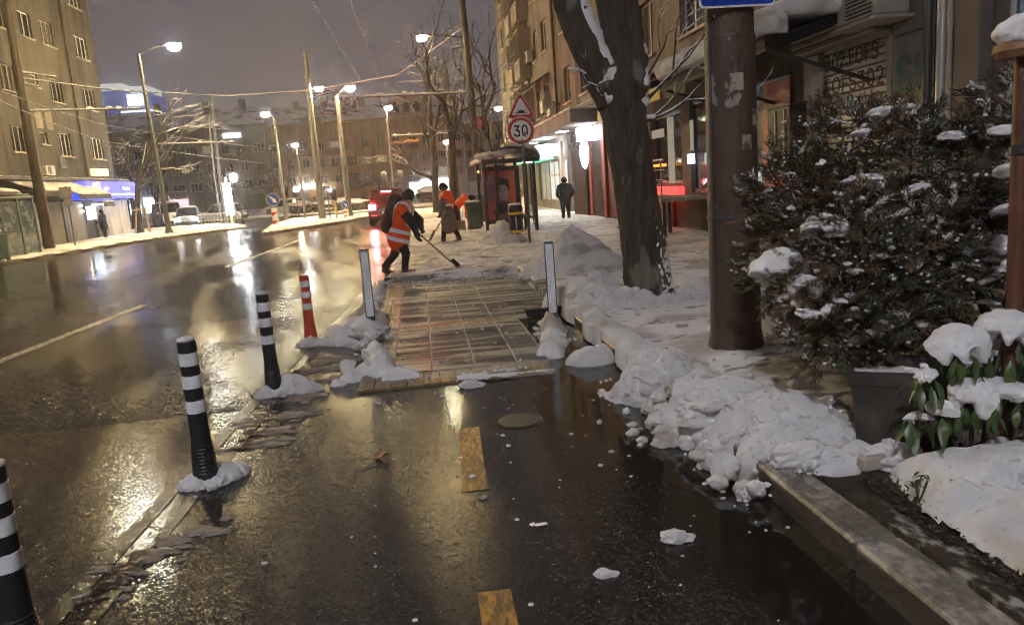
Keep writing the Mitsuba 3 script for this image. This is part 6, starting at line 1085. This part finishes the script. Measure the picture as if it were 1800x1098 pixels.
for p, d, L, r in (((-16.85, 48.5, 3.2), (1, 0, .8), 2.2, .08), ((-16.5, 48.5, 4.0), (1, .1, .5), 2.6, .07), ((-16.95, 48.5, 2.6), (1, -.1, .7), 2.0, .07), ((-16.3, 48.5, 4.6), (.5, .1, 1), 2.0, .07), ((-16.0, 48.5, 5.5), (.7, 0, .6), 2.2, .06), ((-16.9, 48.5, 3.0), (-.5, 0, 1), 1.8, .06)): t5.grow(p, d, L, r, 3, .15, 1.6)
k5 = t5.build('snow-lined leaning tree with a wooden guard at the corner house', 'bare street trees', 'bark_plain')
t = thing('tree_guard', 'wooden tripod guard round the leaning tree', 'tree guard')
for x, y in ((-17.3, 48.1), (-16.45, 48.2), (-16.8, 49.0)): add('leg', rod((x, y, .1), (x * .5 - 8.42, y * .6 + 19.36, 1.75), .045, 6), 'wood_handle', t)
add('rail', [box(-17.3, -16.4, 48.1, 48.16, 1.55, 1.64)], 'wood_handle', t)
for i, (x, y, h, r, lb) in enumerate(((-25.5, 60, 6.5, .22, 'tall dark tree just past the corner house'), (-22.6, 63, 6.0, .17, 'second dark tree past the corner house'), (-29, 88, 5, .2, 'dim tree before the grey wing, far left'), (-21.5, 86, 5, .2, 'dim tree before the grey wing behind the thick pale pole'), (-17.5, 92, 5, .2, 'dim tree left of the blue arrow sign'), (-14.2, 84, 4.6, .22, 'dim broad tree behind the blue arrow sign'), (-2.6, 74, 2.6, .11, 'small bare tree with white twigs left of the red car'), (-9.8, 76, 2.4, .10, 'small tree hung with orange fairy lights'), (-35, 96, 5, .2, 'dim tree at the far end of the grey wing'), (6.0, 66, 4.8, .18, 'bare tree at the end of the house front'), (-5.5, 110, 3.5, .15, 'slim tree before the ochre block'))):
    tree(40 + i, (x, y, 0), (.05, 0, h * .45), h * .30, r, 4 if i < 6 else 3, lb, 1.4)
t = thing('fairy_lights', 'orange fairy lights wound through the small park tree', 'string of lights'); g = np.random.default_rng(77)
add('bulb', [trimesh.creation.icosphere(0, .045).apply_translation((-9.8 + g.normal(0, .55), 75.6 + g.normal(0, .4), 1.6 + abs(g.normal(0, .8)))) for _ in range(90)], 'glow_orange', t, kind='stuff')
# ---------------------------------------------------------------- people
def hull(p, q, a, b):
    s = trimesh.creation.icosphere(2).vertices
    return m3.Manifold.hull_points(np.vstack([s * a + np.array(p), s * b + np.array(q)]))
def flesh(bones, size=.02, it=8, blobs=()):
    """one smooth skin round bones (p, q, radius, radius) and ellipsoids (centre, radii)"""
    s = trimesh.creation.icosphere(2).vertices; m = m3.Manifold()
    for p, q, a, b in bones: m = m + hull(p, q, a, b)
    for c, r in blobs: m = m + m3.Manifold.hull_points(s * np.broadcast_to(r, 3) + np.array(c))
    g = m.refine_to_length(size).to_mesh(); t = trimesh.Trimesh(g.vert_properties[:, :3], g.tri_verts, process=True)
    trimesh.smoothing.filter_taubin(t, iterations=it); return t
def hand(w, e, grip, side, face):
    """a gloved hand: palm, four curled fingers of unequal length and a thumb from the palm's side"""
    w, e, face = (np.array(v, float) for v in (w, e, face)); d = w - e; d /= np.linalg.norm(d); n = face - face @ d * d; n /= np.linalg.norm(n); s = np.cross(d, n) * side; b = [(w, w + d * .05, .030, .036), (w + d * .05 - s * .018, w + d * .05 + s * .018, .026, .026)]
    for i, L in enumerate((.062, .072, .068, .052)):
        o = w + d * .075 + s * (-.030 + .020 * i); k1 = o + (d * .8 + n * grip * .5) * L * .5; k2 = k1 + (d * (.75 - grip * .8) + n * (.25 + grip * .6)) * L * .45; k3 = k2 + (d * (.4 - grip) + n * .6) * L * .3
        b += [(o, k1, .0115, .0105), (k1, k2, .0105, .0095), (k2, k3, .0095, .008)]
    o = w + d * .02 - s * .034; b += [(o, o - s * .028 + d * .022 + n * .015, .014, .0125), (o - s * .028 + d * .022 + n * .015, o - s * .026 + d * .05 + n * .03, .0125, .010)]
    return flesh(b, .009, 4)
def person(label, J, look, group=None, coat=None, vest=False, pack=False, hat='hat_knit', trousers='cloth_black', sleeves='cloth_navy', boots='boot_brown', fat=1.0, skirt=0.0, gloves='cloth_black', grip=(1, 1), wide=1.0):
    """J: joints by name (metres, world); look: where the face points"""
    t = thing('person', label, 'person', group); J = {k: np.array(v, float) for k, v in J.items()}; lk = np.array(look, float); lk /= np.linalg.norm(lk)
    hd, nk, sl, sr, el, er, wl, wr, pl, pr, kl, kr, al, ar = (J[k] for k in 'head neck sl sr el er wl wr hl hr kl kr al ar'.split())
    up = hd - nk; up /= np.linalg.norm(up); sd = np.cross(lk, up); sd /= np.linalg.norm(sd); hip = (pl + pr) / 2; mid = (sl + sr) / 2; waist = hip * .55 + mid * .45; fw = {a: np.array(J.get('t' + a[1], a_ + lk * [1, 1, 0] * .17 - [0, 0, .03])) for a, a_ in (('al', al), ('ar', ar))}
    body = [(nk, hd - up * .03, .056, .058), (mid, nk, .075, .056), (sl, sr, .062, .062), (sl * .75 + sr * .25, waist, .11, .11), (sr * .75 + sl * .25, waist, .11, .11), (waist, hip, .12, .115), (pl, pr, .095, .095), (sl, el, .052, .042), (el, wl, .042, .03), (sr, er, .052, .042), (er, wr, .042, .03), (pl, kl, .085, .058), (kl, al, .055, .038), (pr, kr, .085, .058), (kr, ar, .055, .038), (al, fw['al'], .04, .034), (ar, fw['ar'], .04, .034)]
    bl = [(hd, (.078, .085, .108)), (hd + lk * .062 - up * .055, .036), (hd + lk * .092 - up * .012, (.016, .016, .024)), (hd + lk * .083 - up * .050, (.022, .022, .010)), (hd + sd * .08 - up * .01, (.014, .018, .03)), (hd - sd * .08 - up * .01, (.014, .018, .03)), (hd + lk * .078 + sd * .03 + up * .02, (.012, .012, .008)), (hd + lk * .078 - sd * .03 + up * .02, (.012, .012, .008))]
    add('body', flesh(body, .022, 6, bl), 'skin', t, smooth=True)
    f = fat
    leg = [(pl, pr, .115 * f, .115 * f), (hip + [0, 0, .08], hip, .125 * f, .125 * f), (pl, kl, .105 * f, .078), (kl, al + [0, 0, .06], .076, .062), (pr, kr, .105 * f, .078), (kr, ar + [0, 0, .06], .076, .062)]
    add('trousers', flesh(leg, .025, 6), trousers, t, smooth=True)
    for a, k in (('al', kl), ('ar', kr)): q = {'al': al, 'ar': ar}[a]; add('boot', flesh([(q + (k - q) * .22, q, .064, .056), (q + [0, 0, -.03], fw[a] + [0, 0, -.012], .052, .043), (q + [0, 0, -.035], q - (fw[a] - q) * .25 + [0, 0, -.03], .045, .04)], .02, 4), boots, t, smooth=True)
    top = [(mid + (nk - mid) * .35, nk - up * .01, .10, .078), (sl, sr, .082 * f, .082 * f), (sl * .72 + sr * .28, waist * .5 + hip * .5, .128 * f, .142 * f), (sr * .72 + sl * .28, waist * .5 + hip * .5, .128 * f, .142 * f), (waist, hip - [0, 0, .02], .145 * f, .148 * f * wide)]
    if skirt: d = np.array([0, 0, -skirt]); top += [(pl, pl + d, .15 * f, .16 * f), (pr, pr + d, .15 * f, .16 * f), (hip, hip + d, .15 * f, .16 * f)]
    arms = [(sl, el, .080 * f, .066 * f), (el, wl, .064 * f, .048), (sr, er, .080 * f, .066 * f), (er, wr, .064 * f, .048)]
    add('jacket', flesh(top + arms, .022, 6), coat or sleeves, t, smooth=True)
    if vest:
        vt = [(a, b, r + .016, q + .016) for a, b, r, q in (top[:5] + [(hip, hip - [0, 0, .10], .15 * f, .155 * f), (pl, pl - [0, 0, .08], .12 * f, .125 * f), (pr, pr - [0, 0, .08], .12 * f, .125 * f)] if len(vest) > 1 else [top[0], top[1], (sl * .72 + sr * .28, waist, .128 * f, .135 * f), (sr * .72 + sl * .28, waist, .128 * f, .135 * f)])]; vm = flesh(vt, .020, 6); add('vest', vm, 'vest_orange', t, smooth=True)
        tz = mid - hip; tz /= np.linalg.norm(tz); h = (vm.vertices - hip) @ tz; S = np.linalg.norm(mid - hip); lat = (vm.vertices - hip) @ ((sl - sr) / np.linalg.norm(sl - sr))
        sh = mesh(vm.vertices + vm.vertex_normals * .006, vm.faces)
        fine = trimesh.Trimesh(*trimesh.remesh.subdivide(sh.vertices, sh.faces), process=False); h = (fine.vertices - hip) @ tz; lat = (fine.vertices - hip) @ ((sl - sr) / np.linalg.norm(sl - sr))
        for lo, hi in (vest if isinstance(vest, tuple) else ((.02, .07), (.16, .21))): add('reflective_band', cut(fine, (h > lo) & (h < hi)), 'vest_band', t, smooth=True)
        if vest is True or len(vest) > 1:
            for s in (-1, 1): add('reflective_band', cut(fine, (np.abs(lat - s * .10) < .028) & (h > .21)), 'vest_band', t, smooth=True)
    for w, e, s, g, nm in ((wl, el, 1, grip[0], 'l'), (wr, er, -1, grip[1], 'r')): add('glove', hand(w, e, g, s, lk), gloves, t, smooth=True)
    if hat: add('hat', flesh([(hd + up * .03 - lk * .012, hd + up * .055 - lk * .012, .112, .104), (hd + up * .055 - lk * .01, hd + up * .10 - lk * .02, .095, .06)], .018, 6, [(hd + up * .015 - lk * .035, (.116, .116, .085))]), hat, t, smooth=True)
    if pack:
        b = -np.cross((sl - sr) / np.linalg.norm(sl - sr), tz0 := (mid - hip) / np.linalg.norm(mid - hip)); b = b if b @ lk < 0 else -b; c = waist * .4 + mid * .6 + b * .20
        add('backpack', flesh([(c + tz0 * .22, c - tz0 * .24, .14, .17), (c + (sl - sr) * .18 + tz0 * .14, c + (sl - sr) * .18 - tz0 * .22, .10, .12), (c - (sl - sr) * .18 + tz0 * .14, c - (sl - sr) * .18 - tz0 * .22, .10, .12), (c - tz0 * .12 + b * .06, c - tz0 * .2 + b * .06, .11, .11)], .02, 6), 'backpack_cloth', t, smooth=True)
        add('strap', tube([c + b * -.08 - tz0 * .15 + (sr - sl) * .35, hip + (sr - sl) * .45 + tz0 * .18, waist + lk * .16 - tz0 * .05], .014, 6), 'sign_black', t)
    return t
def shovel(label, a, b, blade, w, mat='wood_handle', bm='black_plastic', rz=0.0, tilt=.5):
    t = thing('snow_shovel', label, 'shovel', 'snow shovels'); a, b = np.array(a, float), np.array(b, float); add('handle', rod(a, b, .017, 10), mat, t, smooth=True)
    d = b - a; d /= np.linalg.norm(d); s = np.cross(d, [0, 0, 1.0]); s /= np.linalg.norm(s); n = np.cross(s, d); L = blade; v, f = [], []
    for th in (0, .008):
        for i in range(7):
            for j in range(9): q = j / 8 * 2 - 1; z = i / 6; v.append(b + d * L * (z - .04) + s * w * q * (.72 + .28 * z) + n * (.05 * q * q * (1 - .3 * z) + th))
    for i in range(6):
        for j in range(8): a0 = i * 9 + j; f += [(a0, a0 + 1, a0 + 10), (a0, a0 + 10, a0 + 9), (a0 + 63, a0 + 73, a0 + 64), (a0 + 63, a0 + 72, a0 + 73)]
    add('blade', mesh(v, f), bm, t, smooth=True); return t
# the sweeping worker: stooped to the right, right hand low on the shaft
z0 = .11; x, y = -.45, 13.96
person('person in an orange vest with a dark backpack, stooping to push a shovel', dict(head=(x + .26, y + .05, 1.50), neck=(x + .20, y + .02, 1.36), sl=(x + .20, y + .20, 1.29), sr=(x + .12, y - .17, 1.27), el=(x + .42, y + .22, 1.05), wl=(x + .44, y + .02, .92), er=(x + .30, y - .20, 1.02), wr=(x + .36, y - .13, .78), hl=(x + .02, y + .09, .82), hr=(x - .01, y - .09, .82), kl=(x - .10, y + .12, .47), al=(x - .30, y + .13, .20), tl=(x - .17, y + .13, .13), kr=(x + .12, y - .10, .49), ar=(x + .07, y - .11, .17), tr=(x + .24, y - .11, .145)), (.85, .35, -.35), 'street crew clearing snow', vest=((-.10, -.04), (.05, .11)), pack=True, trousers='cloth_navy', fat=1.22, wide=1.12)
shovel('black bladed shovel pushed along the edge of the swept slabs', (x + .18, y - .02, 1.05), (x + .92, y - .16, .27), .34, .20, bm='sign_black')
# the woman in the grey coat, walking left with a shovel held low
x, y = .72, 20.5
person('person in a long grey coat and short orange vest carrying a shovel', dict(head=(x - .05, y - .02, 1.60), neck=(x - .0, y, 1.45), sl=(x - .05, y - .19, 1.37), sr=(x + .08, y + .19, 1.37), el=(x - .13, y - .26, 1.12), wl=(x - .20, y - .22, .92), er=(x + .06, y + .26, 1.10), wr=(x - .12, y + .22, .94), hl=(x + .0, y - .09, .86), hr=(x + .04, y + .09, .86), kl=(x - .12, y - .10, .52), al=(x - .17, y - .10, .17), kr=(x + .16, y + .10, .50), ar=(x + .28, y + .10, .17)), (-.9, .35, -.1), 'street crew clearing snow', coat='cloth_grey', vest=((.27, .31),), hat='cloth_black', skirt=.30, fat=1.22, boots='boot_brown')
shovel('grey shovel held low by the person in the long coat', (x - .02, y - .25, 1.02), (x - .36, y - .28, .48), .32, .16, bm='cloth_grey')
# the third, bent double over a shovel by the green bin
x, y = 1.17, 25.9
person('person in orange bent double beside the green wheeled bin', dict(head=(x + .60, y, 1.20), neck=(x + .47, y, 1.24), sl=(x + .38, y + .18, 1.22), sr=(x + .38, y - .18, 1.20), el=(x + .46, y + .20, .82), wl=(x + .40, y + .10, .66), er=(x + .40, y - .22, .80), wr=(x + .36, y - .12, .62), hl=(x + .0, y + .09, .90), hr=(x + .0, y - .09, .90), kl=(x + .04, y + .10, .52), al=(x - .02, y + .10, .18), kr=(x + .10, y - .10, .50), ar=(x + .05, y - .10, .18)), (.7, -.1, -.6), 'street crew clearing snow', coat='vest_orange', hat='cloth_black', gloves='vest_orange')
shovel('wide grey shovel standing between the bent worker and the green bin', (x + .30, y - .28, .98), (x + .20, y - .42, .45), .34, .22, bm='cloth_grey')
# passers-by
x, y = 5.38, 27.6; 
person('person in black standing with hands in pockets before the pharmacy', dict(head=(x, y, 1.52), neck=(x, y - .03, 1.38), sl=(x - .20, y, 1.31), sr=(x + .20, y, 1.31), el=(x - .29, y - .05, 1.04), wl=(x - .17, y + .10, .88), er=(x + .29, y - .05, 1.04), wr=(x + .17, y + .10, .88), hl=(x - .09, y, .82), hr=(x + .09, y, .82), kl=(x - .10, y + .02, .48), al=(x - .11, y - .02, .18), kr=(x + .10, y + .02, .48), ar=(x + .11, y - .01, .18)), (.2, 1, -.1), None, coat='cloth_black', sleeves='cloth_black', hat='cloth_black', boots='cloth_black', fat=1.15, wide=1.08)
x, y = -17.75, 44.8
person('person in a dark coat standing at the small lit shop window', dict(head=(x - .04, y, 1.62), neck=(x - .02, y, 1.48), sl=(x, y - .19, 1.40), sr=(x, y + .19, 1.40), el=(x - .06, y - .26, 1.12), wl=(x - .22, y - .18, 1.05), er=(x - .05, y + .26, 1.12), wr=(x - .2, y + .18, 1.05), hl=(x, y - .09, .90), hr=(x, y + .09, .90), kl=(x, y - .10, .52), al=(x + .02, y - .10, .2), kr=(x - .02, y + .10, .52), ar=(x, y + .10, .2)), (-1, .2, -.1), None, coat='cloth_black', sleeves='cloth_black', hat='cloth_black', boots='cloth_black', fat=1.15, skirt=.12)
# ---------------------------------------------------------------- the damp night air
scene['air'] = {'type': 'homogeneous', 'albedo': 0.95, 'sigma_t': 0.0020, 'phase': {'type': 'hg', 'g': 0.965}}
scene['m_air'] = {'type': 'null'}
scene['haze'] = {'type': 'cube', 'to_world': T().translate([0, 160, 29]).scale([200, 190, 31]), 'bsdf': {'type': 'ref', 'id': 'm_air'}, 'interior': {'type': 'ref', 'id': 'air'}}
labels['haze'] = {'kind': 'stuff', 'label': 'thin night haze hanging over the street'}
scene['camera']['medium'] = {'type': 'ref', 'id': 'air'}
